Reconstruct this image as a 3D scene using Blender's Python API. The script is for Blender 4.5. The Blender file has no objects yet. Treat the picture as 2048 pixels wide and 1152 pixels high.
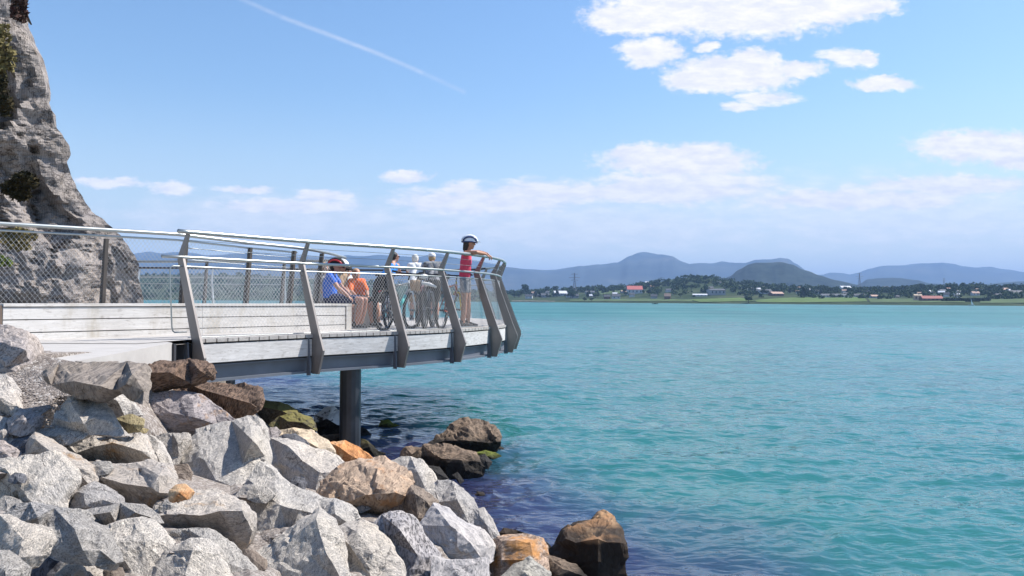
import bpy, bmesh, math, random
import numpy as np
from mathutils import Vector, Matrix, noise
from mathutils.geometry import delaunay_2d_cdt

# ------------------------------------------------------------------ camera, light, exposure
SC = bpy.context.scene
COL = SC.collection
F = 1600.0                 # focal length in photo pixels (photo 2048 wide)
EYE = 2.5                  # camera height above the water (z = 0)
DECK = EYE - 0.53          # top of the timber deck
PITCH, ROLL = 0.0150, 0.0055
cam_d = bpy.data.cameras.new('camera')
cam = bpy.data.objects.new('camera', cam_d); COL.objects.link(cam)
SC.camera = cam
cam_d.sensor_width = 36.0
cam_d.lens = 36.0 * F / 2048.0
cam_d.clip_start = 0.1
cam_d.clip_end = 60000
fwd = Vector((0, math.cos(PITCH), math.sin(PITCH)))
r0 = Vector((math.cos(ROLL), 0, math.sin(ROLL)))
right = (r0 - fwd * r0.dot(fwd)).normalized()
up = right.cross(fwd)
CM = Matrix((right, up, -fwd)).transposed()
cam.matrix_world = Matrix.Translation((0, 0, EYE)) @ CM.to_4x4()

def P(px, py, Y):
    """point at distance Y (metres ahead) seen at photo position px, py"""
    d = right * ((px - 1024) / F) + up * (-(py - 576) / F) + fwd
    d = d * (Y / d.y)
    return Vector((d.x, Y, EYE + d.z))
def PZ(px, py, z):
    d = right * ((px - 1024) / F) + up * (-(py - 576) / F) + fwd
    t = (z - EYE) / d.z
    return Vector((d.x * t, d.y * t, z))
def hz(px): return 600 + (px - 1024) * 0.0055

SUN_AZ = math.radians(67)      # clockwise from +Y (the viewing direction)
SUN_EL = math.radians(50)
SUN_STR, SKY_STR = 5.0, 0.105
sdir = Vector((math.sin(SUN_AZ) * math.cos(SUN_EL), math.cos(SUN_AZ) * math.cos(SUN_EL), math.sin(SUN_EL)))
sl = bpy.data.lights.new('sun', 'SUN'); sl.energy = SUN_STR; sl.angle = math.radians(0.5); sl.color = (1.0, 0.95, 0.88)
so = bpy.data.objects.new('sun', sl); COL.objects.link(so)
so.rotation_euler = sdir.to_track_quat('Z', 'Y').to_euler()
SC.view_settings.view_transform = 'Standard'
SC.view_settings.look = 'None'
SC.view_settings.gamma = 1.0
SC.view_settings.exposure = 0.72
SC.render.engine = 'CYCLES'
SC.cycles.max_bounces = 6
SC.cycles.volume_bounces = 0
SC.cycles.use_denoising = True

# ------------------------------------------------------------------ sky with clouds (by direction, at infinity)
W = bpy.data.worlds.new('World'); SC.world = W; W.use_nodes = True
wn, wl = W.node_tree.nodes, W.node_tree.links
wn.clear()
def N(t, **kw):
    n = wn.new(t)
    for k, v in kw.items(): setattr(n, k, v)
    return n
out = N('ShaderNodeOutputWorld'); bg = N('ShaderNodeBackground')
sky = N('ShaderNodeTexSky'); sky.sky_type = 'NISHITA'; sky.sun_disc = False
sky.sun_elevation = SUN_EL; sky.sun_rotation = SUN_AZ
sky.air_density = 1.25; sky.dust_density = 0.35; sky.ozone_density = 3.0
bg.inputs['Strength'].default_value = SKY_STR
tc = N('ShaderNodeTexCoord')
sep = N('ShaderNodeSeparateXYZ'); wl.new(tc.outputs['Generated'], sep.inputs[0])
def M(op, a, b=None, c=None, clamp=False):
    n = N('ShaderNodeMath', operation=op); n.use_clamp = clamp
    for i, v in enumerate((a, b, c)):
        if v is None: continue
        if isinstance(v, (int, float)): n.inputs[i].default_value = v
        else: wl.new(v, n.inputs[i])
    return n.outputs[0]
ymax = M('MAXIMUM', sep.outputs['Y'], 0.05)
U = M('DIVIDE', sep.outputs['X'], ymax); V = M('DIVIDE', sep.outputs['Z'], ymax)
comb = N('ShaderNodeCombineXYZ'); wl.new(U, comb.inputs[0]); wl.new(V, comb.inputs[1])
uv = N('ShaderNodeVectorMath', operation='SCALE'); wl.new(comb.outputs[0], uv.inputs[0]); uv.inputs['Scale'].default_value = F / 100.0   # unit = 100 photo px
def wnoise(scale, detail, rough=0.6, stretch=(1, 1, 1)):
    mp = N('ShaderNodeVectorMath', operation='MULTIPLY'); wl.new(uv.outputs[0], mp.inputs[0]); mp.inputs[1].default_value = stretch
    n = N('ShaderNodeTexNoise'); n.inputs['Scale'].default_value = scale; n.inputs['Detail'].default_value = detail; n.inputs['Roughness'].default_value = rough
    wl.new(mp.outputs[0], n.inputs['Vector']); return n
nz = wnoise(2.4, 5, 0.55, (1, 1.5, 1))
w1 = N('ShaderNodeVectorMath', operation='SUBTRACT'); wl.new(nz.outputs['Color'], w1.inputs[0]); w1.inputs[1].default_value = (0.5, 0.5, 0.5)
w2 = N('ShaderNodeVectorMath', operation='MULTIPLY'); wl.new(w1.outputs[0], w2.inputs[0]); w2.inputs[1].default_value = (0.55, 0.32, 0)
w3 = N('ShaderNodeVectorMath', operation='ADD'); wl.new(uv.outputs[0], w3.inputs[0]); wl.new(w2.outputs[0], w3.inputs[1])
def field(lst):
    cur = None
    for (px, py, rx, ry) in lst:
        u = (px - 1024) / 100.0; v = (600 + 0.0055 * (px - 1024) - py) / 100.0
        ma = N('ShaderNodeVectorMath', operation='MULTIPLY_ADD'); wl.new(w3.outputs[0], ma.inputs[0])
        ma.inputs[1].default_value = (100.0 / rx, 100.0 / ry, 0); ma.inputs[2].default_value = (-u * 100.0 / rx, -v * 100.0 / ry, 0)
        le = N('ShaderNodeVectorMath', operation='LENGTH'); wl.new(ma.outputs[0], le.inputs[0])
        cur = le.outputs['Value'] if cur is None else M('MINIMUM', cur, le.outputs['Value'])
    return M('SUBTRACT', 1.0, cur)
crisp = field([(1330, 22, 150, 46), (1480, 22, 200, 52), (1620, 12, 150, 36), (1735, 10, 75, 18), (1245, 36, 75, 32), (1303, 102, 66, 30),
    (1470, 146, 132, 38), (1395, 158, 72, 26), (1500, 122, 60, 28), (1602, 138, 50, 19), (1765, 167, 66, 17),
    (1950, 292, 125, 34), (2060, 300, 110, 40), (1360, 322, 160, 34), (1270, 306, 55, 24), (1405, 306, 70, 24),
    (812, 354, 46, 14), (1735, 115, 24, 20)])
soft = field([(1530, 195, 60, 15), (1480, 213, 42, 11), (1690, 112, 55, 20), (1380, 372, 200, 36), (640, 392, 60, 15),
    (570, 412, 160, 18), (345, 377, 40, 14), (490, 378, 60, 9), (215, 365, 75, 11), (1075, 388, 120, 30), (960, 405, 200, 30),
    (920, 375, 40, 13), (1410, 92, 22, 10), (1900, 372, 220, 22), (1720, 400, 260, 26), (1300, 385, 260, 26)])
haze = field([(560, 440, 420, 60), (1150, 455, 620, 70), (1800, 430, 560, 95), (1000, 425, 300, 45)])
n2 = wnoise(5.0, 4, 0.55, (1, 1.6, 1)).outputs['Fac']
n3 = wnoise(1.6, 7, 0.65, (1, 3.2, 1)).outputs['Fac']
def ramp(v, a, b):
    n = N('ShaderNodeMapRange', interpolation_type='SMOOTHSTEP'); wl.new(v, n.inputs['Value'])
    n.inputs['From Min'].default_value = a; n.inputs['From Max'].default_value = b; return n.outputs[0]
ca = ramp(M('ADD', crisp, M('MULTIPLY', M('SUBTRACT', n2, 0.5), 0.9)), -0.25, 0.32)
sa = M('MULTIPLY', ramp(M('ADD', soft, M('MULTIPLY', M('SUBTRACT', n3, 0.5), 1.5)), -0.3, 0.45), 0.95)
ha = M('MULTIPLY', ramp(M('ADD', haze, M('MULTIPLY', M('SUBTRACT', n3, 0.5), 1.2)), -0.2, 0.8), 0.55)
# vapour trail: distance to a gently bent line
trail = None
pts = [(470, -8), (560, 32), (640, 62), (760, 108), (840, 143), (925, 182)]
for i in range(5):
    (x0, y0), (x1, y1) = pts[i], pts[i + 1]
    A = Vector(((x0 - 1024) / 100, (600 + .0055 * (x0 - 1024) - y0) / 100)); B = Vector(((x1 - 1024) / 100, (600 + .0055 * (x1 - 1024) - y1) / 100))
    d = (B - A); L = d.length; d = d / L; nn = Vector((-d.y, d.x))
    s1 = N('ShaderNodeVectorMath', operation='SUBTRACT'); wl.new(uv.outputs[0], s1.inputs[0]); s1.inputs[1].default_value = (A.x, A.y, 0)
    al = N('ShaderNodeVectorMath', operation='DOT_PRODUCT'); wl.new(s1.outputs[0], al.inputs[0]); al.inputs[1].default_value = (d.x, d.y, 0)
    ac = N('ShaderNodeVectorMath', operation='DOT_PRODUCT'); wl.new(s1.outputs[0], ac.inputs[0]); ac.inputs[1].default_value = (nn.x, nn.y, 0)
    over = M('MAXIMUM', M('SUBTRACT', al.outputs['Value'], L), M('MULTIPLY', al.outputs['Value'], -1))
    dist = M('MAXIMUM', M('ABSOLUTE', ac.outputs['Value']), over)
    m = M('MULTIPLY', ramp(dist, 0.075, 0.0), (0.55, 0.85, 0.95, 0.8, 0.4)[i])
    trail = m if trail is None else M('MAXIMUM', trail, m)
trail = M('MULTIPLY', trail, M('ADD', 0.35, M('MULTIPLY', n2, 0.9)))
front = ramp(sep.outputs['Y'], 0.1, 0.3)
lowair = M('MULTIPLY', ramp(sep.outputs['Z'], 0.26, 0.0), 0.7)
alpha = M('MULTIPLY', M('MAXIMUM', M('MAXIMUM', ca, sa), M('MAXIMUM', ha, M('MULTIPLY', trail, 0.36))), front)
cc = N('ShaderNodeMix', data_type='RGBA')
wl.new(ramp(n3, 0.3, 0.7), cc.inputs['Factor'])
cc.inputs['A'].default_value = (5.2, 5.3, 5.9, 1); cc.inputs['B'].default_value = (6.9, 6.65, 6.8, 1)
# the blue of the air is deepened a little and lifted near the horizon
hs = N('ShaderNodeHueSaturation'); hs.inputs['Saturation'].default_value = 1.14; hs.inputs['Value'].default_value = 1.0
wl.new(sky.outputs[0], hs.inputs['Color'])
ml = N('ShaderNodeMix', data_type='RGBA'); wl.new(lowair, ml.inputs['Factor']); ml.inputs['B'].default_value = (4.2, 4.9, 5.6, 1)
tn = N('ShaderNodeMix', data_type='RGBA', blend_type='MULTIPLY'); tn.inputs['Factor'].default_value = 1.0; wl.new(hs.outputs[0], tn.inputs['A']); tn.inputs['B'].default_value = (0.96, 0.94, 0.97, 1); wl.new(tn.outputs['Result'], ml.inputs['A'])
mx = N('ShaderNodeMix', data_type='RGBA'); wl.new(alpha, mx.inputs['Factor'])
wl.new(ml.outputs['Result'], mx.inputs['A']); wl.new(cc.outputs['Result'], mx.inputs['B'])
wl.new(mx.outputs['Result'], bg.inputs['Color']); wl.new(bg.outputs[0], out.inputs[0])

# ------------------------------------------------------------------ helpers
def tag(o, label=None, cat=None, group=None, kind=None):
    if label: o['label'] = label
    if cat: o['category'] = cat
    if group: o['group'] = group
    if kind: o['kind'] = kind
    return o
def empty(name, loc, label=None, cat=None, group=None, kind=None, rz=0):
    o = bpy.data.objects.new(name, None); COL.objects.link(o); o.location = loc; o.rotation_euler = (0, 0, rz)
    o.empty_display_size = 0.2
    return tag(o, label, cat, group, kind)
def meshobj(name, verts, faces, mat, parent=None, smooth=False, origin=None):
    """verts are in world space; the object gets its origin at `origin` (or its parent's)"""
    if origin is None: origin = Vector((0, 0, 0)) if parent is None else pworld(parent)
    origin = Vector(origin)
    me = bpy.data.meshes.new(name)
    me.from_pydata([tuple(Vector(v) - origin) for v in verts], [], [tuple(f) for f in faces])
    me.update()
    if mat: me.materials.append(mat)
    if smooth: me.polygons.foreach_set('use_smooth', [True] * len(me.polygons))
    o = bpy.data.objects.new(name, me); COL.objects.link(o)
    if parent is not None:
        o.parent = parent; o.location = origin - pworld(parent)
    else: o.location = origin
    return o
def pworld(o):
    v = Vector((0, 0, 0))
    while o is not None: v = v + Vector(o.location); o = o.parent
    return v
class MB:
    def __init__(s): s.v = []; s.f = []
    def add(s, v, f):
        k = len(s.v); s.v += [Vector(x) for x in v]; s.f += [tuple(i + k for i in q) for q in f]
    def box(s, lo, hi, M4=None):
        (x0, y0, z0), (x1, y1, z1) = lo, hi
        v = [Vector(p) for p in ((x0, y0, z0), (x1, y0, z0), (x1, y1, z0), (x0, y1, z0), (x0, y0, z1), (x1, y0, z1), (x1, y1, z1), (x0, y1, z1))]
        if M4 is not None: v = [M4 @ p for p in v]
        s.add(v, [(0, 3, 2, 1), (4, 5, 6, 7), (0, 1, 5, 4), (1, 2, 6, 5), (2, 3, 7, 6), (3, 0, 4, 7)])
    def tube(s, pts, r, n=10, caps=True, closed=False):
        pts = [Vector(p) for p in pts]; rs = r if isinstance(r, (list, tuple)) else [r] * len(pts)
        rings = []; ref = None; m = len(pts)
        for i, p in enumerate(pts):
            if closed: t = (pts[(i + 1) % m] - pts[i - 1]).normalized()
            else: t = (pts[min(i + 1, m - 1)] - pts[max(i - 1, 0)]).normalized()
            if ref is None:
                ref = Vector((0, 0, 1)) if abs(t.z) < 0.9 else Vector((1, 0, 0))
            a = (ref - t * ref.dot(t)).normalized(); ref = a; b = t.cross(a)
            rings.append([p + (a * math.cos(2 * math.pi * k / n) + b * math.sin(2 * math.pi * k / n)) * rs[i] for k in range(n)])
        f = []
        for i in range(m if closed else m - 1):
            j = (i + 1) % m
            for k in range(n):
                f.append((i * n + k, i * n + (k + 1) % n, j * n + (k + 1) % n, j * n + k))
        v = [q for r_ in rings for q in r_]
        if caps and not closed:
            f.append(tuple(reversed(range(n)))); f.append(tuple(range((m - 1) * n, m * n)))
        s.add(v, f)
    def ball(s, c, r, n=12, m=8, M3=None):
        c = Vector(c); r = Vector((r, r, r)) if isinstance(r, (int, float)) else Vector(r)
        v = []; f = []
        for i in range(m + 1):
            th = math.pi * i / m
            for k in range(n):
                ph = 2 * math.pi * k / n
                q = Vector((r.x * math.sin(th) * math.cos(ph), r.y * math.sin(th) * math.sin(ph), r.z * math.cos(th)))
                if M3 is not None: q = M3 @ q
                v.append(c + q)
        for i in range(m):
            for k in range(n):
                f.append((i * n + k, (i + 1) * n + k, (i + 1) * n + (k + 1) % n, i * n + (k + 1) % n))
        s.add(v, f)
    def prism(s, poly, z0, z1):
        n = len(poly)
        v = [(p[0], p[1], z0) for p in poly] + [(p[0], p[1], z1) for p in poly]
        f = [tuple(reversed(range(n))), tuple(range(n, 2 * n))] + [(i, (i + 1) % n, n + (i + 1) % n, n + i) for i in range(n)]
        s.add(v, f)
    def build(s, name, mat, parent=None, smooth=False, origin=None):
        if origin is None and parent is None:
            a = np.array([tuple(v) for v in s.v]); origin = ((a[:, 0].min() + a[:, 0].max()) / 2, (a[:, 1].min() + a[:, 1].max()) / 2, a[:, 2].min())
        return meshobj(name, s.v, s.f, mat, parent, smooth, origin)
def copy_thing(o, parent=None):
    c = o.copy(); COL.objects.link(c)
    if parent is not None: c.parent = parent
    for ch in list(o.children): copy_thing(ch, c)
    return c

# ------------------------------------------------------------------ materials
def newmat(name):
    m = bpy.data.materials.new(name); m.use_nodes = True
    return m, m.node_tree.nodes, m.node_tree.links, m.node_tree.nodes['Principled BSDF']
def rampnode(nt, stops, inp=None, interp='LINEAR'):
    n = nt.nodes.new('ShaderNodeValToRGB'); n.color_ramp.interpolation = interp
    e = n.color_ramp.elements
    while len(e) > 1: e.remove(e[-1])
    e[0].position, e[0].color = stops[0][0], tuple(stops[0][1]) + (1,)
    for p, c in stops[1:]:
        x = e.new(p); x.color = tuple(c) + (1,)
    if inp is not None: nt.links.new(inp, n.inputs[0])
    return n
def tnoise(nt, vec, scale, detail=4, rough=0.6, dist=0.0):
    n = nt.nodes.new('ShaderNodeTexNoise'); n.inputs['Scale'].default_value = scale
    n.inputs['Detail'].default_value = detail; n.inputs['Roughness'].default_value = rough; n.inputs['Distortion'].default_value = dist
    nt.links.new(vec, n.inputs['Vector']); return n
def mixc(nt, fac, a, b, mode='MIX'):
    n = nt.nodes.new('ShaderNodeMix'); n.data_type = 'RGBA'; n.blend_type = mode
    for s, v in (('Factor', fac), ('A', a), ('B', b)):
        if isinstance(v, (int, float)): n.inputs[s].default_value = v
        elif isinstance(v, tuple): n.inputs[s].default_value = v + (1,) if len(v) == 3 else v
        else: nt.links.new(v, n.inputs[s])
    return n.outputs['Result']
def mapv(nt, vec, scale, rot=(0, 0, 0)):
    n = nt.nodes.new('ShaderNodeMapping'); n.inputs['Scale'].default_value = scale; n.inputs['Rotation'].default_value = rot
    nt.links.new(vec, n.inputs['Vector']); return n.outputs[0]
def plain(name, col, rough=0.6, metal=0.0, var=0.12, scale=8, bump=0.0, spec=0.5):
    m, nd, lk, b = newmat(name); nt = m.node_tree
    g = nd.new('ShaderNodeNewGeometry').outputs['Position']
    n = tnoise(nt, g, scale, 5)
    c = rampnode(nt, [(0.3, tuple(x * (1 - var) for x in col)), (0.7, tuple(min(1, x * (1 + var)) for x in col))], n.outputs['Fac'])
    lk.new(c.outputs[0], b.inputs['Base Color'])
    b.inputs['Roughness'].default_value = rough; b.inputs['Metallic'].default_value = metal; b.inputs['Specular IOR Level'].default_value = spec
    if bump:
        bp = nd.new('ShaderNodeBump'); bp.inputs['Strength'].default_value = bump; bp.inputs['Distance'].default_value = 0.01
        lk.new(n.outputs['Fac'], bp.inputs['Height']); lk.new(bp.outputs[0], b.inputs['Normal'])
    return m
def rockmat(name, light, dark, patch=None, pamt=0.5, sp=60, sthr=0.5, aniso=(1, 1, 2.6), rot=(0.5, 0.4, 0.3), tide=0.28, moss=None, cover=None, bump=0.6, vein=0.0, crack=0.8):
    m, nd, lk, b = newmat(name); nt = m.node_tree
    g = nd.new('ShaderNodeNewGeometry').outputs['Position']
    oi = nd.new('ShaderNodeObjectInfo')
    off = nd.new('ShaderNodeVectorMath'); off.operation = 'SCALE'; lk.new(oi.outputs['Location'], off.inputs[0]); off.inputs['Scale'].default_value = 3.7
    ad = nd.new('ShaderNodeVectorMath'); ad.operation = 'ADD'; lk.new(g, ad.inputs[0]); lk.new(off.outputs[0], ad.inputs[1])
    vr = nd.new('ShaderNodeVectorRotate'); vr.rotation_type = 'EULER_XYZ'; lk.new(ad.outputs[0], vr.inputs['Vector'])
    rsc = nd.new('ShaderNodeVectorMath'); rsc.operation = 'SCALE'; lk.new(oi.outputs['Location'], rsc.inputs[0]); rsc.inputs['Scale'].default_value = 1.9
    lk.new(rsc.outputs[0], vr.inputs['Rotation'])
    v = mapv(nt, vr.outputs[0], aniso, rot)
    n1 = tnoise(nt, v, sp, 3, 0.65, 0.3)
    n2 = tnoise(nt, v, sp * 0.22, 5, 0.6, 0.4)
    n3 = tnoise(nt, g, 1.7, 4, 0.6)
    mid = tuple((a * 0.65 + d * 0.35) for a, d in zip(light, dark))
    c1 = rampnode(nt, [(sthr - 0.075, dark), (sthr - 0.01, mid), (sthr + 0.06, light)], n1.outputs['Fac'])
    c2 = rampnode(nt, [(0.34, (0.66, 0.66, 0.67)), (0.6, (1.06, 1.05, 1.04))], n2.outputs['Fac'])
    nm = tnoise(nt, ad.outputs[0], 2.6, 3, 0.6)
    fm = rampnode(nt, [(0.38, (0, 0, 0)), (0.62, (0.45, 0.45, 0.45))], nm.outputs['Fac'])
    soft_ = tuple(a * 0.8 + d * 0.2 for a, d in zip(light, dark))
    c = mixc(nt, 1.0, mixc(nt, fm.outputs[0], c1.outputs[0], soft_), c2.outputs[0], 'MULTIPLY')
    c3 = rampnode(nt, [(0.3, (0.85, 0.86, 0.9)), (0.7, (1.1, 1.06, 1.0))], n3.outputs['Fac'])
    c = mixc(nt, 1.0, c, c3.outputs[0], 'MULTIPLY')
    if vein:
        wv = nd.new('ShaderNodeTexWave'); wv.inputs['Scale'].default_value = 6; wv.inputs['Distortion'].default_value = 5; wv.inputs['Detail'].default_value = 4; lk.new(v, wv.inputs['Vector'])
        f = rampnode(nt, [(0.8, (0, 0, 0)), (0.95, (vein, vein, vein))], wv.outputs['Fac'])
        c = mixc(nt, f.outputs[0], c, (0.62, 0.56, 0.53))
    if crack:
        ws = nd.new('ShaderNodeVectorMath'); ws.operation = 'MULTIPLY_ADD'; lk.new(tnoise(nt, g, 5.0, 4, 0.6).outputs['Color'], ws.inputs[0]); ws.inputs[1].default_value = (.25, .25, .25); lk.new(vr.outputs[0], ws.inputs[2])
        ve = nd.new('ShaderNodeTexVoronoi'); ve.feature = 'DISTANCE_TO_EDGE'; ve.inputs['Scale'].default_value = 3.2; lk.new(ws.outputs[0], ve.inputs['Vector'])
        ce = rampnode(nt, [(0.0, (1, 1, 1)), (0.022, (0, 0, 0))], ve.outputs['Distance'])
        cm = rampnode(nt, [(0.48, (0, 0, 0)), (0.6, (crack, crack, crack))], tnoise(nt, ad.outputs[0], 1.6, 2).outputs['Fac'])
        c = mixc(nt, mixc(nt, 1.0, ce.outputs[0], cm.outputs[0], 'MULTIPLY'), c, tuple(x * .35 for x in dark))
    if patch:
        np_ = tnoise(nt, ad.outputs[0], 4.5, 5, 0.65)
        f = rampnode(nt, [(0.62 - pamt * 0.3, (0, 0, 0)), (0.74 - pamt * 0.3, (1, 1, 1))], np_.outputs['Fac'])
        f2 = mixc(nt, 1.0, f.outputs[0], rampnode(nt, [(0.3, (0.5, 0.5, 0.5)), (0.6, (0.95, 0.95, 0.95))], n2.outputs['Fac']).outputs[0], 'MULTIPLY')
        c = mixc(nt, f2, c, patch)
    rv = rampnode(nt, [(0.0, (0.80, 0.80, 0.82)), (0.5, (1, 0.99, 0.97)), (1.0, (1.08, 1.04, 1.0))], oi.outputs['Random'])
    c = mixc(nt, 1.0, c, rv.outputs[0], 'MULTIPLY')
    nrm = nd.new('ShaderNodeNewGeometry'); sx = nd.new('ShaderNodeSeparateXYZ'); lk.new(nrm.outputs['Normal'], sx.inputs[0])
    if moss or cover:
        col, lo, hi = moss or cover
        a = nd.new('ShaderNodeMath'); a.operation = 'MULTIPLY_ADD'; lk.new(n2.outputs['Fac'], a.inputs[0]); a.inputs[1].default_value = 1.4; lk.new(sx.outputs['Z'], a.inputs[2])
        mr = nd.new('ShaderNodeMapRange'); lk.new(a.outputs[0], mr.inputs['Value']); mr.inputs['From Min'].default_value = lo; mr.inputs['From Max'].default_value = hi
        c = mixc(nt, mr.outputs[0], c, col)
    if tide:
        sp_ = nd.new('ShaderNodeSeparateXYZ'); lk.new(g, sp_.inputs[0])
        t = nd.new('ShaderNodeMath'); t.operation = 'MULTIPLY_ADD'; lk.new(n3.outputs['Fac'], t.inputs[0]); t.inputs[1].default_value = -0.25; lk.new(sp_.outputs['Z'], t.inputs[2])
        mr = nd.new('ShaderNodeMapRange'); lk.new(t.outputs[0], mr.inputs['Value']); mr.inputs['From Min'].default_value = tide - 0.125 + 0.05; mr.inputs['From Max'].default_value = tide - 0.125 - 0.04
        mr.inputs['To Min'].default_value = 0.0; mr.inputs['To Max'].default_value = 0.94
        c = mixc(nt, mr.outputs[0], c, (0.011, 0.010, 0.009))
    lk.new(c, b.inputs['Base Color']); b.inputs['Roughness'].default_value = 0.85; b.inputs['Specular IOR Level'].default_value = 0.25
    nb = tnoise(nt, v, sp * 0.35, 7, 0.7)
    bp = nd.new('ShaderNodeBump'); bp.inputs['Strength'].default_value = bump; bp.inputs['Distance'].default_value = 0.03
    lk.new(nb.outputs['Fac'], bp.inputs['Height']); lk.new(bp.outputs[0], b.inputs['Normal'])
    return m
# ------------------------------------------------------------------ water
def shoreY(px):
    t = min(1, max(0, (px - 1030) / 1018.0)); t = t if px > 1030 else 0
    return 1.0 / ((1 - t) / 1000.0 + t / 625.0)
rng = np.random.default_rng(5)
def build_water():
    r = np.concatenate([np.geomspace(3.2, 220, 800), np.geomspace(222, 30000, 130)[1:]])
    a = np.radians(np.linspace(-46, 46, 720))
    R, A = np.meshgrid(r, a, indexing='ij')
    X, Y = R * np.sin(A), R * np.cos(A)
    dr = np.gradient(r)[:, None] * np.ones_like(A)
    Z = np.zeros_like(X)
    wind = math.radians(-62)
    for i in range(90):
        lam = 0.15 * (4.5 / 0.15) ** (rng.random() ** 1.15)
        th = wind + rng.normal() * 0.6
        k = 2 * math.pi / lam
        amp = 0.0052 * lam * (1.45 if lam < 0.45 else 1.0) * min(1.0, (0.7 / lam) ** 0.7) * (0.5 + rng.random())
        ph = (X * math.cos(th) + Y * math.sin(th)) * k + rng.random() * 6.28 + 0.8 * np.sin(X * 0.7 / lam * 0.35 + i) + 0.6 * np.sin(Y * 0.3 / lam + 2 * i)
        s = np.sin(ph)
        w = 0.8 * s + 0.2 * (1 - 2 * np.abs(np.sin(ph / 2)))
        fade = np.clip((lam / (dr * 2.2) - 1), 0, 1)
        Z += amp * w * fade
    calm = np.clip((R - 2) / 8, 0.35, 1)
    Z *= calm
    n, m = X.shape
    v = np.stack([X, Y, Z], -1).reshape(-1, 3)
    idx = np.arange(n * m).reshape(n, m)
    f = np.stack([idx[:-1, :-1], idx[:-1, 1:], idx[1:, 1:], idx[1:, :-1]], -1).reshape(-1, 4)[:, ::-1]
    me = bpy.data.meshes.new('water')
    me.vertices.add(len(v)); me.vertices.foreach_set('co', v.ravel())
    me.loops.add(f.size); me.loops.foreach_set('vertex_index', f.ravel().astype(np.int32))
    me.polygons.add(len(f)); me.polygons.foreach_set('loop_start', (np.arange(len(f)) * 4).astype(np.int32))
    me.polygons.foreach_set('loop_total', np.full(len(f), 4, np.int32)); me.polygons.foreach_set('use_smooth', np.ones(len(f), bool))
    me.update(calc_edges=True); me.validate()
    m_, nd, lk, b = newmat('sea_water'); nt = m_.node_tree
    g = nd.new('ShaderNodeNewGeometry').outputs['Position']
    # open water: milky turquoise; close to the rocks the clear shallow water shows a dark weedy bed
    big = tnoise(nt, mapv(nt, g, (0.05, 0.02, 1)), 1.0, 4, 0.55)
    teal = rampnode(nt, [(0.3, (0.016, 0.110, 0.113)), (0.55, (0.024, 0.142, 0.140)), (0.75, (0.040, 0.18, 0.175))], big.outputs['Fac'])
    sx = nd.new('ShaderNodeSeparateXYZ'); lk.new(g, sx.inputs[0])
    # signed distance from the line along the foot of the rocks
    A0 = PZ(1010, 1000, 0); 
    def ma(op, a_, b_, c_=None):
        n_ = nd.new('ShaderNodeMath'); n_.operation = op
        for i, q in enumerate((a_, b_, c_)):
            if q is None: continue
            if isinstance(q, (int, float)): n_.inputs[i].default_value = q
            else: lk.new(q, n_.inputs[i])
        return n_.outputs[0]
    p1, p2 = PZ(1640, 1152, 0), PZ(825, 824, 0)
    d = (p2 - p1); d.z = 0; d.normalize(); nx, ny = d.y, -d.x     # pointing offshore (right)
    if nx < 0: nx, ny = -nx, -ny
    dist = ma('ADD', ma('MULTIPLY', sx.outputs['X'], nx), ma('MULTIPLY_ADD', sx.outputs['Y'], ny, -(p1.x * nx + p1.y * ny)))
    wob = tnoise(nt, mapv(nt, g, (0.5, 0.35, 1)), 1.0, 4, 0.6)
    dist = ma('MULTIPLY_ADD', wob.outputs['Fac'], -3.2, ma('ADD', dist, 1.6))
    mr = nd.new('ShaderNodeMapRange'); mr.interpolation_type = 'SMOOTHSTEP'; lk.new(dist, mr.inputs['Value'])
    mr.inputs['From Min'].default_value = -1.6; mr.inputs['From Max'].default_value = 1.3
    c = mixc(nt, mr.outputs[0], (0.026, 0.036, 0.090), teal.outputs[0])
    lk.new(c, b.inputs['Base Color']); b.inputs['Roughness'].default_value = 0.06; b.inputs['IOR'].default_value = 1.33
    b.inputs['Specular IOR Level'].default_value = 0.5
    # murky water scatters light sideways, so shadows on it stay faint
    b.subsurface_method = 'BURLEY'; b.inputs['Subsurface Weight'].default_value = 1.0; b.inputs['Subsurface Scale'].default_value = 6.0; b.inputs['Subsurface Radius'].default_value = (0.5, 1.0, 1.0)
    cd = nd.new('ShaderNodeVectorMath'); cd.operation = 'LENGTH'; lk.new(g, cd.inputs[0])
    # ripples too small and far to be resolved widen the gloss instead
    rr = nd.new('ShaderNodeMapRange'); lk.new(cd.outputs['Value'], rr.inputs['Value']); rr.inputs['From Min'].default_value = 15; rr.inputs['From Max'].default_value = 150; rr.inputs['To Min'].default_value = 0.07; rr.inputs['To Max'].default_value = 0.40
    wb = tnoise(nt, mapv(nt, g, (0.006, 0.03, 1)), 1.0, 4, 0.6)
    lk.new(ma('MULTIPLY', rr.outputs[0], ma('MULTIPLY_ADD', wb.outputs['Fac'], 1.2, 0.4)), b.inputs['Roughness'])
    b1 = tnoise(nt, mapv(nt, g, (0.7, 1.2, 1), (0, 0, 0.35)), 7.0, 2, 0.5, 0.5)
    b2 = tnoise(nt, mapv(nt, g, (0.6, 1.2, 1), (0, 0, 0.2)), 1.3, 3, 0.55, 0.4)
    b3 = tnoise(nt, mapv(nt, g, (0.5, 1.0, 1), (0, 0, 0.1)), 0.3, 3, 0.55, 0.3)
    n1 = nd.new('ShaderNodeBump'); n1.inputs['Strength'].default_value = 1.0; n1.inputs['Distance'].default_value = 0.022; lk.new(b1.outputs['Fac'], n1.inputs['Height'])
    n2_ = nd.new('ShaderNodeBump'); n2_.inputs['Strength'].default_value = 1.0; n2_.inputs['Distance'].default_value = 0.09; lk.new(b2.outputs['Fac'], n2_.inputs['Height'])
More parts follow.
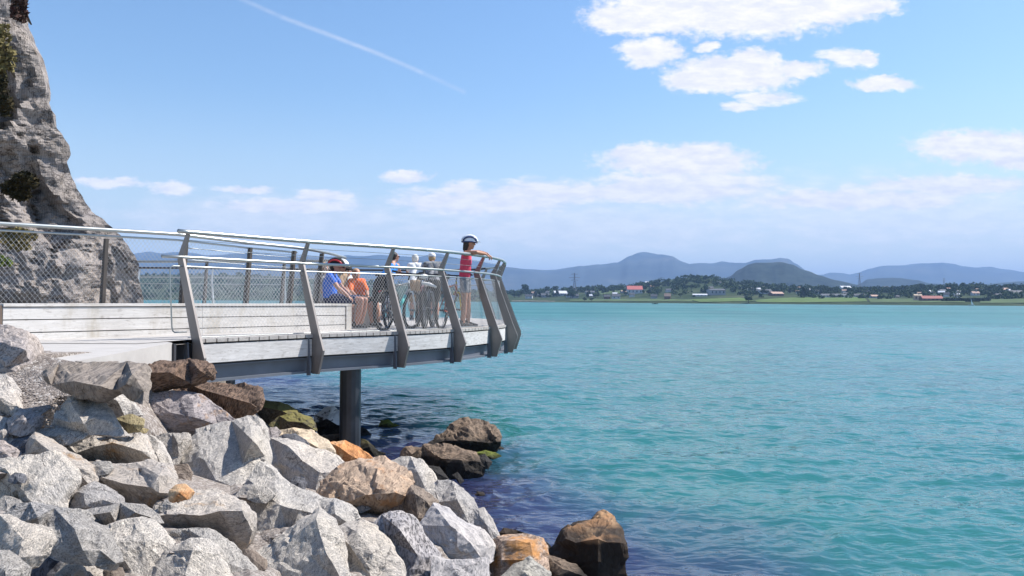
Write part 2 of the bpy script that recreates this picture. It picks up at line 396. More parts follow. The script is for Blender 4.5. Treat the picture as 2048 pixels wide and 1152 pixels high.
    lk.new(n1.outputs[0], n2_.inputs['Normal']); n3_ = nd.new('ShaderNodeBump'); n3_.inputs['Strength'].default_value = 1.0; n3_.inputs['Distance'].default_value = 0.3; lk.new(b3.outputs['Fac'], n3_.inputs['Height']); lk.new(n2_.outputs[0], n3_.inputs['Normal']); lk.new(n3_.outputs[0], b.inputs['Normal'])
    me.materials.append(m_)
    o = bpy.data.objects.new('water', me); COL.objects.link(o); o['kind'] = 'structure'
build_water()

# ------------------------------------------------------------------ far shore and hills
def interp(prof, x):
    if x <= prof[0][0]: return prof[0][1]
    for (x0, y0), (x1, y1) in zip(prof, prof[1:]):
        if x <= x1:
            t = (x - x0) / (x1 - x0); t = t * t * (3 - 2 * t) * 0.5 + t * 0.5
            return y0 + (y1 - y0) * t
    return prof[-1][1]
def hillmat(name, c0, c1, scale, c2=None):
    m, nd, lk, b = newmat(name); nt = m.node_tree
    g = nd.new('ShaderNodeNewGeometry').outputs['Position']
    n = tnoise(nt, mapv(nt, g, (1, 1, 2.5)), scale, 7, 0.62)
    st = [(0.35, c0), (0.6, c1)]
    if c2: st.append((0.72, c2))
    c = rampnode(nt, st, n.outputs['Fac'])
    lk.new(c.outputs[0], b.inputs['Base Color']); b.inputs['Roughness'].default_value = 1.0; b.inputs['Specular IOR Level'].default_value = 0.05
    return m
def ridge(name, Y, prof, depth, mat, rough=0.05, step=6, foot=0.0, nv=16, seed=0):
    x0, x1 = prof[0][0], prof[-1][0]
    xs = np.arange(x0, x1 + step, step)
    V_, F_ = [], []
    for i, px in enumerate(xs):
        y = interp(prof, px)
        top = P(px, y, Y)
        H = max(top.z, 0.5)
        fray = rough * H * (noise.fractal(Vector((px * 0.02, seed, 0)), 1.0, 2.0, 4) * 0.18)
        for j in range(nv + 1):
            t = j / nv                       # 0 front foot, 1 back foot
            s = math.sin(math.pi * (t if t < 0.5 else 1 - t)) if True else 0
            yy = Y - depth + 2 * depth * t
            prof_h = (0.5 - 0.5 * math.cos(2 * math.pi * t)) ** 0.72
            nz_ = noise.fractal(Vector((px * 0.012, t * 3.1, seed + 3)), 1.0, 2.0, 5)
            h = H * prof_h + H * rough * nz_ * min(1, 4 * t * (1 - t)) * (0.0 if abs(t - 0.5) < 1e-6 else 1) + fray
            h = min(h, (H * (yy / Y) if t < 0.5 else H * 1.0) * 0.995 if abs(t - .5) > 1e-6 else H + fray)
            X = top.x / Y * yy if t <= 0.5 else top.x * (1 + (yy - Y) / Y)
            V_.append((X, yy, max(h, 0) + foot - 1.0 * (j in (0, nv))))
    n = nv + 1
    for i in range(len(xs) - 1):
        for j in range(nv):
            F_.append((i * n + j, (i + 1) * n + j, (i + 1) * n + j + 1, i * n + j + 1))
    o = meshobj(name, V_, F_, mat, smooth=True)
    o['kind'] = 'structure'
    return o
MH = hillmat('far_mountain_heath', (0.02, 0.035, 0.05), (0.05, 0.065, 0.07), 0.0022, (0.10, 0.10, 0.10))
MH2 = hillmat('wooded_hill', (0.007, 0.016, 0.014), (0.030, 0.044, 0.036), 0.02)
MS = hillmat('shore_ground', (0.02, 0.038, 0.016), (0.05, 0.068, 0.03), 0.02, (0.13, 0.115, 0.085))
ridge('mountain', 6500, [(180, 520), (255, 512), (275, 505), (300, 503), (322, 507), (350, 504), (379, 506), (415, 510), (450, 509), (480, 506), (512, 506), (560, 510), (600, 513), (640, 515), (670, 512), (692, 510), (720, 513),
      (763, 509), (790, 512), (830, 514), (872, 508), (900, 513), (940, 521), (1000, 530), (1017, 534), (1060, 539), (1110, 540), (1160, 532), (1200, 529), (1235, 524), (1260, 512), (1275, 507), (1295, 505), (1320, 508.5),
      (1345, 513), (1365, 523), (1380, 528), (1400, 526), (1425, 526), (1442, 522), (1460, 525), (1490, 526), (1510, 520), (1540, 519), (1560, 516), (1577, 518), (1590, 527), (1620, 545), (1660, 566)], 2200, MH, 0.16, 5, seed=2, nv=28)
ridge('mountain', 8000, [(1560, 580), (1640, 551), (1660, 545), (1682, 546), (1700, 549), (1712, 546), (1740, 537), (1770, 531), (1800, 531), (1815, 530), (1830, 528), (1860, 526), (1885, 525), (1910, 528), (1925, 532), (1950, 535), (1980, 533),
      (2010, 539), (2048, 544), (2100, 548), (2250, 575)], 2400, MH, 0.16, 5, seed=8, nv=28)
ridge('mountain', 9500, [(1400, 560), (1470, 534), (1500, 524), (1540, 526), (1580, 535), (1610, 552), (1640, 549), (1680, 552), (1740, 575)], 1500, MH, 0.1, 5, seed=11)
ridge('wooded_hill', 2600, [(1400, 590), (1435, 566), (1460, 552), (1480, 537), (1500, 528), (1515, 525), (1535, 525), (1562, 524), (1585, 530), (1610, 541), (1640, 551), (1670, 560), (1720, 570), (1790, 590)], 500, MH2, 0.22, 3, seed=4, nv=24)
ridge('wooded_hill', 3600, [(1690, 590), (1720, 568), (1735, 559), (1760, 556), (1800, 556), (1832, 560), (1862, 567), (1930, 572), (2010, 565), (2060, 562), (2200, 570)], 500, MH2, 0.14, 4, seed=6)
RISE = [(100, 549), (260, 549), (480, 550), (620, 556), (700, 560), (800, 568), (900, 575), (1000, 584), (1030, 586), (1080, 582), (1150, 580), (1200, 577), (1240, 575), (1290, 569), (1325, 563), (1355, 557), (1385, 554), (1420, 556), (1450, 560), (1500, 568), (1560, 575), (1650, 578),
        (1760, 579), (1800, 578), (1850, 576), (1900, 574), (1950, 573), (2000, 576), (2048, 575), (2150, 575), (2300, 590)]
def land_z(px, Y):
    """ground height of the far shore above the water in the direction px at distance Y"""
    ys = shoreY(px); yc = ys + 420
    crest = max(0.6, P(px, interp(RISE, px), yc).z)
    t = (Y - ys) / (yc - ys)
    if t <= 0: return -0.6 + (1 + t * 8) * 0.0
    if t < 0.02: return t / 0.02 * 0.9
    if t <= 1: return 0.9 + (crest - 0.9) * (t ** 1.25)
    return max(0.5, crest * (1 - 0.5 * (t - 1)))
def land_hit(px, py):
    Y = shoreY(px) + 6
    while Y < shoreY(px) + 430:
        if P(px, py, Y).z <= land_z(px, Y): break
        Y += 3
    return Y
def build_shore():
    xs = np.arange(-60, 2320, 10); ts = [-0.03, 0, 0.01, 0.02, 0.05, 0.1, 0.15, 0.2, 0.3, 0.4, 0.5, 0.6, 0.7, 0.8, 0.9, 1, 1.2, 1.6, 2.4, 4]
    V_, F_ = [], []
    for px in xs:
        ys = shoreY(px) * (1 + 0.008 * noise.noise(Vector((px * 0.02, 0, 0))))
        for t in ts:
            Y = ys + 420 * t
            z = -0.8 if t < 0 else land_z(px, shoreY(px) + 420 * t) + (0.5 * noise.noise(Vector((px * 0.03, t * 9, 1))) if t > 0.03 else 0)
            V_.append(((px - 1024) / F * Y, Y, z))
    n = len(ts)
    for i in range(len(xs) - 1):
        for j in range(n - 1): F_.append((i * n + j, (i + 1) * n + j, (i + 1) * n + j + 1, i * n + j + 1))
    o = meshobj('far_shore_ground', V_, F_, MS, smooth=True); o['kind'] = 'structure'
build_shore()
def patch(name, poly, mat, lift=0.5):
    """a field or beach lying on the far land, outline given by where its corners are seen"""
    top = [p for p in poly]
    from mathutils.geometry import tessellate_polygon
    xs0 = min(p[0] for p in poly); xs1 = max(p[0] for p in poly)
    V_, F_ = [], []
    nx = max(2, int((xs1 - xs0) / 6)); ny = 5
    for i in range(nx + 1):
        px = xs0 + (xs1 - xs0) * i / nx
        ys = []
        for a, b_ in zip(poly, poly[1:] + poly[:1]):
            if (a[0] - px) * (b_[0] - px) <= 0 and a[0] != b_[0]:
                ys.append(a[1] + (b_[1] - a[1]) * (px - a[0]) / (b_[0] - a[0]))
        lo, hi = min(ys), max(ys)
        Y0, Y1 = land_hit(px, hi), land_hit(px, lo)
        for j in range(ny + 1):
            Y = Y0 + (Y1 - Y0) * j / ny
            V_.append(((px - 1024) / F * Y, Y, land_z(px, Y) + lift))
    n = ny + 1
    for i in range(nx):
        for j in range(ny): F_.append((i * n + j, (i + 1) * n + j, (i + 1) * n + j + 1, i * n + j + 1))
    o = meshobj(name, V_, F_, mat); o['kind'] = 'structure'
MF1 = plain('meadow_green', (0.09, 0.14, 0.04), 1, var=0.25, scale=0.05, spec=0.1)
MF2 = plain('meadow_dull', (0.075, 0.11, 0.045), 1, var=0.3, scale=0.06, spec=0.1)
MBE = plain('shingle_beach', (0.30, 0.27, 0.23), 1, var=0.5, scale=0.15, spec=0.1)
patch('field', [(1380, 600), (1480, 596), (1510, 603), (1400, 605)], MF1)
patch('field', [(1508, 601), (1560, 597), (1600, 595), (1730, 595), (1735, 604), (1600, 606), (1510, 605)], MF1)
patch('field', [(1735, 597), (1860, 599), (1930, 602), (1930, 606), (1740, 606)], MF2)
patch('field', [(1960, 600), (2060, 598), (2060, 607), (1960, 607)], MF2)
patch('field', [(1140, 600), (1300, 598), (1385, 600), (1385, 604), (1140, 602.5)], MF2)
patch('field', [(1195, 583), (1250, 580), (1260, 586), (1200, 590)], MF2)
patch('beach', [(1024, 602.2), (1110, 602.8), (1110, 604.5), (1024, 604)], MBE)

# ------------------------------------------------------------------ far houses
random.seed(11)
def hmat(name, c): return plain(name, c, 0.8, var=0.08, scale=0.4)
HW = hmat('white_cladding', (0.56, 0.57, 0.58)); HG = hmat('grey_cladding', (0.30, 0.31, 0.33)); HB = hmat('brown_cladding', (0.16, 0.09, 0.06))
HR = hmat('red_cladding', (0.45, 0.07, 0.06)); RR = hmat('red_roof_tiles', (0.48, 0.13, 0.11)); RG = hmat('dark_roof_tiles', (0.07, 0.075, 0.085)); RP = hmat('pale_roof_sheet', (0.55, 0.56, 0.60)); RT = hmat('tan_roof', (0.42, 0.27, 0.20))
HT = hmat('tan_render', (0.50, 0.38, 0.27)); GL = plain('window_glass_far', (0.04, 0.05, 0.06), 0.15)
def house(px, py, wpx, hpx, wall, roof, label, rooffrac=0.45, dpt=None, rot=None, cat='house', group='houses on the far shore', name='house'):
    Y = land_hit(px, py); b = Vector(P(px, py, Y)); b.z = land_z(px, Y)
    w = wpx * Y / F; H = hpx * Y / F; d = dpt or w * 0.6
    hw = H * (1 - rooffrac); rz = random.uniform(-0.3, 0.3) if rot is None else rot
    e = empty(name, b, label, cat, group, rz=rz)
    def part(nm, v, f, m, par=e, o=None):
        me = bpy.data.meshes.new(nm); me.from_pydata(v, [], f); me.update(); me.materials.append(m)
        ob = bpy.data.objects.new(nm, me); COL.objects.link(ob); ob.parent = par
        if o: ob.location = o
        return ob
    def bx(x0, y0, z0, x1, y1, z1):
        return ([(x0, y0, z0), (x1, y0, z0), (x1, y1, z0), (x0, y1, z0), (x0, y0, z1), (x1, y0, z1), (x1, y1, z1), (x0, y1, z1)],
                [(0, 3, 2, 1), (4, 5, 6, 7), (0, 1, 5, 4), (1, 2, 6, 5), (2, 3, 7, 6), (3, 0, 4, 7)])
    v, f = bx(-w / 2, -d / 2, -1.5, w / 2, d / 2, hw)
    v += [(-w / 2, 0, H * 0.98), (w / 2, 0, H * 0.98)]; f += [(4, 7, 8), (5, 9, 6)]
    part('wall', v, f, wall)
    o_ = 0.35; e0 = hw - 0.25; t = 0.25
    v = [(-w / 2 - o_, -d / 2 - o_, e0), (w / 2 + o_, -d / 2 - o_, e0), (w / 2 + o_, 0, H), (-w / 2 - o_, 0, H), (w / 2 + o_, d / 2 + o_, e0), (-w / 2 - o_, d / 2 + o_, e0)]
    v += [(x, y, z + t) for x, y, z in v]
    f = [(0, 3, 2, 1), (3, 5, 4, 2), (6, 7, 8, 9), (9, 8, 10, 11), (0, 1, 7, 6), (1, 2, 8, 7), (2, 4, 10, 8), (4, 5, 11, 10), (5, 3, 9, 11), (3, 0, 6, 9)]
    rf = part('roof', v, f, roof)
    if wpx > 12:
        part('chimney', *bx(w * 0.15, -0.4, H - 0.6, w * 0.15 + 0.8, 0.4, H + 1.0), HG, rf)
        nwin = max(2, int(wpx / 7))
        for k in range(nwin):
            x = -w / 2 + w * (k + 0.5) / nwin
            part('window', *bx(x - 0.7, -d / 2 - 0.06, hw * 0.35, x + 0.7, -d / 2 + 0.05, hw * 0.8), GL)
    return e
house(1269, 588, 30, 16, HW, RR, 'large white house with bright red roof above the shore')
house(1264, 594, 10, 8, HW, RG, 'small white house just below the bright red roofed house')
house(1120, 592, 26, 10, HG, RP, 'wide house with pale roof at the left end of the shore village', 0.5)
house(1232, 598, 16, 10, HW, RG, 'white house on the waterfront left of the red roofed house')
house(1214, 598, 12, 8, HB, RG, 'low brown house on the waterfront beside a white house')
house(1090, 595, 16, 8, HG, RG, 'grey boathouse close to the beach below the pale roofed house')
house(1058, 597, 14, 8, HW, RG, 'small pale house nearest to the platform tip')
house(1150, 596, 14, 8, HG, RG, 'grey house low by the water right of the pale roofed house')
house(1180, 588, 18, 6, HG, RG, 'long dark low building on the slope below the pylon')
house(1295, 566, 10, 6, HW, HW, 'bright white hall high on the green slope', 0.25, name='farmhouse')
house(1335, 599, 12, 12, HB, RT, 'dark house with tan roof slope on the waterfront')
house(1308, 598, 12, 9, HG, RG, 'grey house beside bushes left of the tan roofed house')
house(1400, 592, 28, 4, HW, RP, 'long low white building on the meadow', 0.4, cat='building', name='building')
house(1432, 590, 32, 12, HG, RG, 'large grey block with flat dark roof behind the meadow', 0.2, cat='building', name='building')
house(1530, 588, 24, 9, HW, RG, 'white house with dark roof right of the grey block', 0.45)
house(1508, 581, 24, 5, HG, RP, 'pale long roof behind the white house', 0.5)
house(1552, 592, 26, 8, HB, RT, 'wide house with pinkish tan roof above the green field')
house(1600, 579, 10, 5, HW, RT, 'small white house with tan roof up among the trees')
house(1622, 577, 10, 4, HT, RT, 'tiny tan house furthest up below the wooded hill')
house(1690, 580, 20, 8, HW, RP, 'white roofed hall behind the terraces', 0.4)
house(1668, 595, 50, 7, HW, RG, 'long white terrace of houses behind the field', 0.45)
house(1720, 595, 22, 7, HW, RG, 'white house at the right end of the terrace')
house(1752, 596, 22, 6, HG, RT, 'low grey house with tan roof at the edge of the field')
house(1735, 588, 14, 6, HG, RG, 'grey house standing behind the terrace')
house(1835, 601, 14, 12, HT, HT, 'tall tan building joined to the long red barn', 0.15, cat='building', name='building')
house(1862, 602, 38, 10, HB, hmat('rust_roof', (0.30, 0.09, 0.07)), 'long dark barn with rust red roof near the water', 0.5, cat='barn', name='barn')
house(1893, 594, 10, 9, HW, RG, 'narrow white house right of the long red barn')
house(1912, 592, 12, 6, HW, RP, 'small white shed on the slope above the dark hedge')
house(1950, 591, 14, 8, HW, RT, 'white house with tan roof on the slope above the sailing boat')
house(2005, 583, 22, 7, HB, RT, 'brown house with tan roof under tall trees at the right edge')
house(2030, 590, 26, 9, HG, RG, 'grey house with dark roof at the far right edge')
house(1772, 579, 10, 6, HW, RG, 'small white gabled house among trees behind the field')
house(1635, 588, 9, 8, HW, RG, 'narrow white gabled house left of the terrace')

# small scattered houses that can hardly be told apart
random.seed(77)
for k in range(34):
    px = random.uniform(1035, 2040); t = random.uniform(0.15, 0.9); y1 = interp(RISE, px) + 4; py = 598 + (y1 - 598) * t
    house(px, py, random.uniform(7, 13), random.uniform(4, 7), random.choice([HW, HW, HG, HT]), random.choice([RG, RG, RT, RP]), 'tiny house among the trees of the far village', group='tiny houses scattered over the far slope')
# ------------------------------------------------------------------ far trees
def leafmat(name, c0, c1, c2, scale):
    m, nd, lk, b = newmat(name); nt = m.node_tree
    g = nd.new('ShaderNodeNewGeometry').outputs['Position']
    oi = nd.new('ShaderNodeObjectInfo')
    n = tnoise(nt, g, scale, 3, 0.7)
    c = rampnode(nt, [(0.3, c0), (0.5, c1), (0.7, c2)], n.outputs['Fac'])
    lk.new(c.outputs[0], b.inputs['Base Color']); b.inputs['Roughness'].default_value = 0.9; b.inputs['Specular IOR Level'].default_value = 0.15
    return m
LF = leafmat('leaf_deciduous', (0.02, 0.045, 0.012), (0.04, 0.075, 0.02), (0.075, 0.11, 0.03), 0.5)
LC = leafmat('leaf_conifer', (0.012, 0.03, 0.014), (0.025, 0.05, 0.022), (0.04, 0.065, 0.03), 0.5)
BK = plain('bark', (0.09, 0.07, 0.05), 0.95)
def leafcloud(cs, n, size, rnd):
    """leaf clumps spread on and in a set of ellipsoids (centre, radii)"""
    mb = MB()
    for k in range(n):
        c, r = rnd.choice(cs)
        while True:
            q = Vector((rnd.gauss(0, 1), rnd.gauss(0, 1), rnd.gauss(0, 1))).normalized() * (0.6 + 0.45 * rnd.random())
            if q.z > -0.75: break
        p = Vector(c) + Vector((q.x * r[0], q.y * r[1], q.z * r[2]))
        a = Vector((rnd.gauss(0, 1), rnd.gauss(0, 1), rnd.gauss(0, 1))).normalized(); b_ = a.orthogonal().normalized(); c_ = a.cross(b_)
        s = size * (0.6 + 0.8 * rnd.random())
        mb.add([p - b_ * s, p + c_ * s * 0.6, p + b_ * s, p - c_ * s * 0.6 + a * s * 0.3], [(0, 1, 2, 3)])
    return mb
def tree_proto(kind, seed):
    rnd = random.Random(seed); e = empty('tree' if kind == 'round' else 'pine_tree', (0, 0, 0))
    t = MB(); t.tube([(0, 0, -0.5), (0.02, 0, 2.5), (0.0, 0.05, 4.8)], [0.28, 0.2, 0.08], 6)
    if kind == 'round':
        for k in range(4):
            a = k * 1.6 + seed; t.tube([(0, 0, 2.2 + k * .3), (math.cos(a) * 1.2, math.sin(a) * 1.2, 4 + k * .3)], [0.12, 0.04], 5)
        cs = [((rnd.uniform(-1.6, 1.6), rnd.uniform(-1.6, 1.6), rnd.uniform(3.2, 6.0)), (rnd.uniform(1.0, 1.7), rnd.uniform(1.0, 1.7), rnd.uniform(0.9, 1.5))) for _ in range(8)]
        cr = leafcloud(cs, 420, 0.55, rnd)
    else:
        cs = [((rnd.uniform(-.3, .3), rnd.uniform(-.3, .3), 1.6 + k * 0.95), (1.9 - k * 0.28, 1.9 - k * 0.28, 0.7)) for k in range(6)]
        cr = leafcloud(cs, 380, 0.45, rnd)
    t.build('trunk', BK, e, origin=(0, 0, 0)); cr.build('crown', LF if kind == 'round' else LC, e, origin=(0, 0, 0))
    return e
protos = [tree_proto('round', 1), tree_proto('round', 7), tree_proto('pine', 3), tree_proto('round', 19)]
used = set()
def tree(px, py, hpx, k, label, group, wide=1.0, Y=None):
    Y = Y or land_hit(px, py); b = Vector(P(px, py, Y)); b.z = land_z(px, Y)
    s = hpx * Y / F / 7.2
    if k not in used: o = protos[k]; used.add(k)
    else: o = copy_thing(protos[k])
    o.location = b; o.scale = (s * wide, s * wide, s); o.rotation_euler = (0, 0, random.uniform(0, 6.28))
    tag(o, label, 'tree', group)
    return o
tree(1050, 592, 26, 0, 'tall lone round tree rising above the left end of the village', 'trees of the far shore', 0.8)
tree(1497, 606, 15, 0, 'dark round bush tree standing alone on the water edge between two meadows', 'trees of the far shore', 1.5)
tree(1169, 603, 9, 1, 'small green tree on the bank left of the white waterfront house', 'trees of the far shore', 1.3)
tree(1183, 603, 8, 3, 'second small green tree on the bank right of its taller neighbour', 'trees of the far shore', 1.5)
tree(1608, 596, 22, 2, 'tall dark conifer group tree between the tan roofed house and the terrace', 'trees of the far shore', 1.5)
tree(1555, 588, 10, 0, 'dark round tree behind the wide pinkish roof', 'trees of the far shore', 1.6)
for k, (a, b_, lab, grp, n_) in enumerate([
        (1026, 1170, 'small dark tree among the houses at the left of the far village', 'village trees left of the pylon', 34),
        (1170, 1260, 'small green tree on the slope around the fields left of the red roof', 'trees left of the red roofed house', 28),
        (1285, 1500, 'dark leafy tree of the wooded slope right of the red roof', 'trees between the red roof and the grey block', 46),
        (1500, 1760, 'leafy tree between the houses below the wooded hill', 'trees around the terrace houses', 48),
        (1760, 2060, 'leafy tree on the right hand slope behind the long barn', 'trees above the long barn', 60)]):
    for i in range(n_):
        px = random.uniform(a, b_); y1 = interp(RISE, px) + 2; y0 = 597 if px < 1400 else 592
        t = random.random()
        py = y0 + (y1 - y0) * t
        tree(px, py, random.uniform(5, 14), random.choice([0, 1, 2, 3, 1, 3]), lab, grp, random.uniform(0.9, 1.6))
for o in protos:
    if o.get('label') is None: bpy.data.objects.remove(o)
def woodland():
    rnd = random.Random(4); mb = MB()
    for i in range(1050):
        px = rnd.uniform(1010, 2080) if i > 300 else rnd.uniform(230, 1010)
        if px > 1300 and rnd.random() < 0.5 or px < 1010: t = rnd.random()
        else: t = rnd.uniform(0.6, 1.05)
        if 1010 < px < 1290 and rnd.random() < 0.2: continue
        ys = shoreY(px); t = 0.3 + 0.75 * t if px > 1010 else 0.05 + t
        Y = ys + 420 * t; z = land_z(px, Y); X = (px - 1024) / F * Y
        R_ = rnd.uniform(2.2, 4.2)
        cs = [((X + rnd.uniform(-3, 3), Y + rnd.uniform(-2, 2), z + R_ * rnd.uniform(0.4, 0.9)), (R_, R_, R_ * rnd.uniform(0.7, 1.1))) for _ in range(2)]
        sub = leafcloud(cs, 60, 1.2, rnd); mb.add(sub.v, sub.f)
    o = mb.build('woodland', LF, origin=(0, 1200, 0)); tag(o, 'dark mass of woodland and scrub covering the far slope', 'woodland', kind='stuff')
woodland()
def hedge():
    rnd = random.Random(9)
    mb = MB(); 
    for i in range(60):
        px = 1886 + 92 * i / 59; Y = land_hit(px, 603); z = land_z(px, Y)
        sub = leafcloud([(((px - 1024) / F * Y, Y, z + 1.3), (1.6, 2, 1.9))], 40, 0.6, rnd); mb.add(sub.v, sub.f)
    o = mb.build('hedge', LC); tag(o, 'long dark clipped hedge by the water behind the sailing boat', 'hedge')
hedge()

# ------------------------------------------------------------------ pylons, boats
STEEL_FAR = plain('galvanised_far', (0.16, 0.17, 0.19), 0.6, 0.3)
def pylon(px, ytop, ybase, Y, label):
    top = P(px, ytop, Y); base = P(px, ybase, Y); H = top.z - base.z
    e = empty('pylon', (base.x, Y, base.z), label, 'pylon', 'power pylons behind the far village')
    t = MB(); w = H * 0.11
    for sx in (-1, 1):
        for sy in (-1, 1):
            t.tube([base + Vector((sx * w, sy * w, -3)), base + Vector((sx * w * .25, sy * w * .25, H * .6)), base + Vector((sx * w * .1, sy * w * .1, H))], H * 0.010, 4)
    for k in range(8):
        z0, z1 = H * k / 9, H * (k + 1) / 9; f0, f1 = max(.2, 1 - k / 7.5), max(.2, 1 - (k + 1) / 7.5)
        for sy in (-1, 1):
            t.tube([base + Vector((-w * f0, sy * w * f0, z0)), base + Vector((w * f1, sy * w * f1, z1))], H * 0.006, 4)
            t.tube([base + Vector((w * f0, sy * w * f0, z0)), base + Vector((-w * f1, sy * w * f1, z1))], H * 0.006, 4)
    t.build('lattice_tower', STEEL_FAR, e)
    for zf, wf in ((0.93, 0.18), (0.74, 0.3), (0.6, 0.2)):
        a = MB(); a.tube([base + Vector((-H * wf, 0, H * zf)), base + Vector((0, 0, H * (zf + .02))), base + Vector((H * wf, 0, H * zf))], H * 0.011, 4)
        a.build('cross_arm', STEEL_FAR, e)
pylon(1149, 546, 582, 1250, 'lattice pylon standing over the left half of the far village')
pylon(1719, 546, 572, 1700, 'lattice pylon standing between the wooded hill and the low hill')
pylon(1888, 556, 572, 1900, 'small distant lattice pylon above the trees at the right')
SAIL = plain('sail_cloth', (0.85, 0.86, 0.88), 0.7); HULL = plain('hull_white', (0.6, 0.6, 0.6), 0.4); DK = plain('dark_hull', (0.03, 0.03, 0.035), 0.5)
def sailboat():
    b = PZ(1943, 611.3, 0.0); Y = b.y; s = Y / F
    e = empty('sailing_boat', b, 'small boat with one tall white sail below the far hedge', 'sailing boat')
    h = MB(); L = 2.6
    prof = [(-L, 0.35), (-L * .5, 0.7), (L * .3, 0.7), (L, 0.02)]
    v = []; 
    for x, w in prof: v += [b + Vector((x, -w, 0.6)), b + Vector((x, 0, -0.25)), b + Vector((x, w, 0.6))]
    f = []
    for i in range(3): f += [(3 * i, 3 * i + 1, 3 * i + 4, 3 * i + 3), (3 * i + 1, 3 * i + 2, 3 * i + 5, 3 * i + 4), (3 * i, 3 * i + 3, 3 * i + 5, 3 * i + 2)]
    f.append((0, 2, 1)); h.add(v, f); h.build('hull', HULL, e)
    m = MB(); m.tube([b + Vector((-.1, 0, .5)), b + Vector((-.5, 0, 6.0))], .05, 6); m.build('mast', STEEL_FAR, e)
    s_ = MB(); s_.add([b + Vector((-.15, .03, .9)), b + Vector((1.7, .03, .9)), b + Vector((.5, .25, 3)), b + Vector((-.5, .03, 5.9)), b + Vector((-.15, -.03, .9)), b + Vector((1.7, -.03, .9)), b + Vector((.5, .19, 3)), b + Vector((-.5, -.03, 5.9))],
          [(0, 1, 2, 3), (4, 7, 6, 5)]); s_.build('sail', SAIL, e)
sailboat()
def dinghy():
    b = PZ(1310, 608.2, 0.0)
    e = empty('motor_boat', b, 'tiny dark open boat on the water below the tan roofed house', 'boat')
    h = MB(); L = 2.2
    prof = [(-L, 0.5, .45), (-L * .5, 0.8, .45), (L * .4, 0.7, .5), (L, 0.03, .7)]
    v = []
    for x, w, z in prof: v += [b + Vector((x, -w, z)), b + Vector((x, 0, -0.2)), b + Vector((x, w, z)), b + Vector((x * .95, 0, 0.15))]
    f = []
    for i in range(3):
        f += [(4 * i, 4 * i + 1, 4 * i + 5, 4 * i + 4), (4 * i + 1, 4 * i + 2, 4 * i + 6, 4 * i + 5), (4 * i, 4 * i + 4, 4 * i + 7, 4 * i + 3), (4 * i + 2, 4 * i + 3, 4 * i + 7, 4 * i + 6)]
    h.add(v, f); h.build('hull', DK, e)
    c = MB(); c.box((-.5, -.4, .3), (.4, .4, .9), Matrix.Translation(b)); c.tube([b + Vector((-2.2, 0, .1)), b + Vector((-2.3, 0, .9))], .14, 6); c.build('cabin_top', DK, e)
dinghy()
# ------------------------------------------------------------------ shore depth field (metres ahead of the camera where the rock slope is seen)
CP = [(150, 724, 6.4), (200, 728, 6.8), (250, 730, 7.5), (300, 728, 8.4), (100, 790, 5.6), (60, 740, 6.1), (130, 815, 5.5), (-60, 1180, 2.5), (250, 1180, 2.6), (500, 1160, 3.0), (700, 1160, 3.7), (850, 1160, 4.6), (1000, 1160, 6.0), (1100, 1140, 7.0), (1250, 1140, 7.4), (1000, 1085, 7.6), (960, 1020, 8.7), (880, 965, 9.8), (800, 925, 10.3), (690, 900, 11.7), (600, 870, 12.6), (560, 830, 12.6),
      (500, 1000, 5.0), (0, 950, 3.9), (0, 1060, 3.1), (150, 1060, 3.2), (0, 830, 5.4), (0, 750, 5.9), (130, 728, 6.45), (0, 700, 6.9), (350, 722, 9.3), (450, 765, 10.2), (540, 812, 11.6), (250, 850, 5.9), (180, 765, 6.5), (250, 765, 7.3),
      (450, 900, 6.8), (450, 850, 8.0), (370, 820, 8.2), (600, 950, 7.2), (700, 1000, 6.9), (750, 950, 8.6), (850, 1050, 6.8), (850, 1100, 5.6), (200, 950, 4.6), (350, 1000, 4.3), (350, 1100, 3.2), (600, 1080, 4.2), (750, 1100, 4.6), (100, 850, 5.2), (620, 900, 9.6), (560, 880, 10.4)]
def depthY(px, py):
    sw = sy = 0.0
    for x, y, Y in CP:
        w = 1.0 / (((px - x) * 0.8) ** 2 + ((py - y) * 1.7) ** 2 + 60.0) ** 1.15
        sw += w; sy += w * math.log(Y)
    y_ = math.exp(sy / sw)
    # the gravel beside the path is an even slope
    w = max(0.0, min(1.0, (240 - px) / 60)) * max(0.0, min(1.0, (885 - py) / 50))
    return y_ + (2.775 / (0.35 + (py - 595) / 1600) - y_) * w

G = rockmat('granite_pale', (0.70, 0.665, 0.615), (0.18, 0.17, 0.165), sp=105, bump=1.0, sthr=0.46, tide=0.1)
G2 = rockmat('granite_grey', (0.58, 0.555, 0.52), (0.14, 0.135, 0.13), tide=0.1, sp=100, bump=1.0, sthr=0.48)
GO = rockmat('granite_stained', (0.63, 0.59, 0.54), (0.2, 0.18, 0.17), patch=(0.42, 0.25, 0.11), pamt=0.22, bump=1.0, sp=100, sthr=0.45, tide=0.1)
GM = rockmat('gneiss_mottled', (0.42, 0.40, 0.40), (0.05, 0.05, 0.055), sp=26, sthr=0.50, vein=0.15)
GV = rockmat('gneiss_veined', (0.52, 0.50, 0.49), (0.2, 0.2, 0.2), sp=34, sthr=0.44, aniso=(1, 1, 6), vein=0.45)
PK = rockmat('pink_stone', (0.40, 0.365, 0.355), (0.14, 0.125, 0.12), sp=38, sthr=0.47)
PG = rockmat('purple_grey_stone', (0.34, 0.31, 0.31), (0.11, 0.10, 0.115), patch=(0.34, 0.19, 0.08), pamt=0.15, sp=30, sthr=0.46, aniso=(1, 1, 4))
BS = rockmat('brown_slab_stone', (0.33, 0.29, 0.25), (0.14, 0.12, 0.105), sp=22, sthr=0.46, aniso=(0.5, 1, 5), rot=(0, 0, 0.2))
BD = rockmat('dark_brown_slab', (0.20, 0.14, 0.105), (0.045, 0.033, 0.028), sp=24, sthr=0.5, aniso=(0.6, 1, 3.5), bump=1.0)
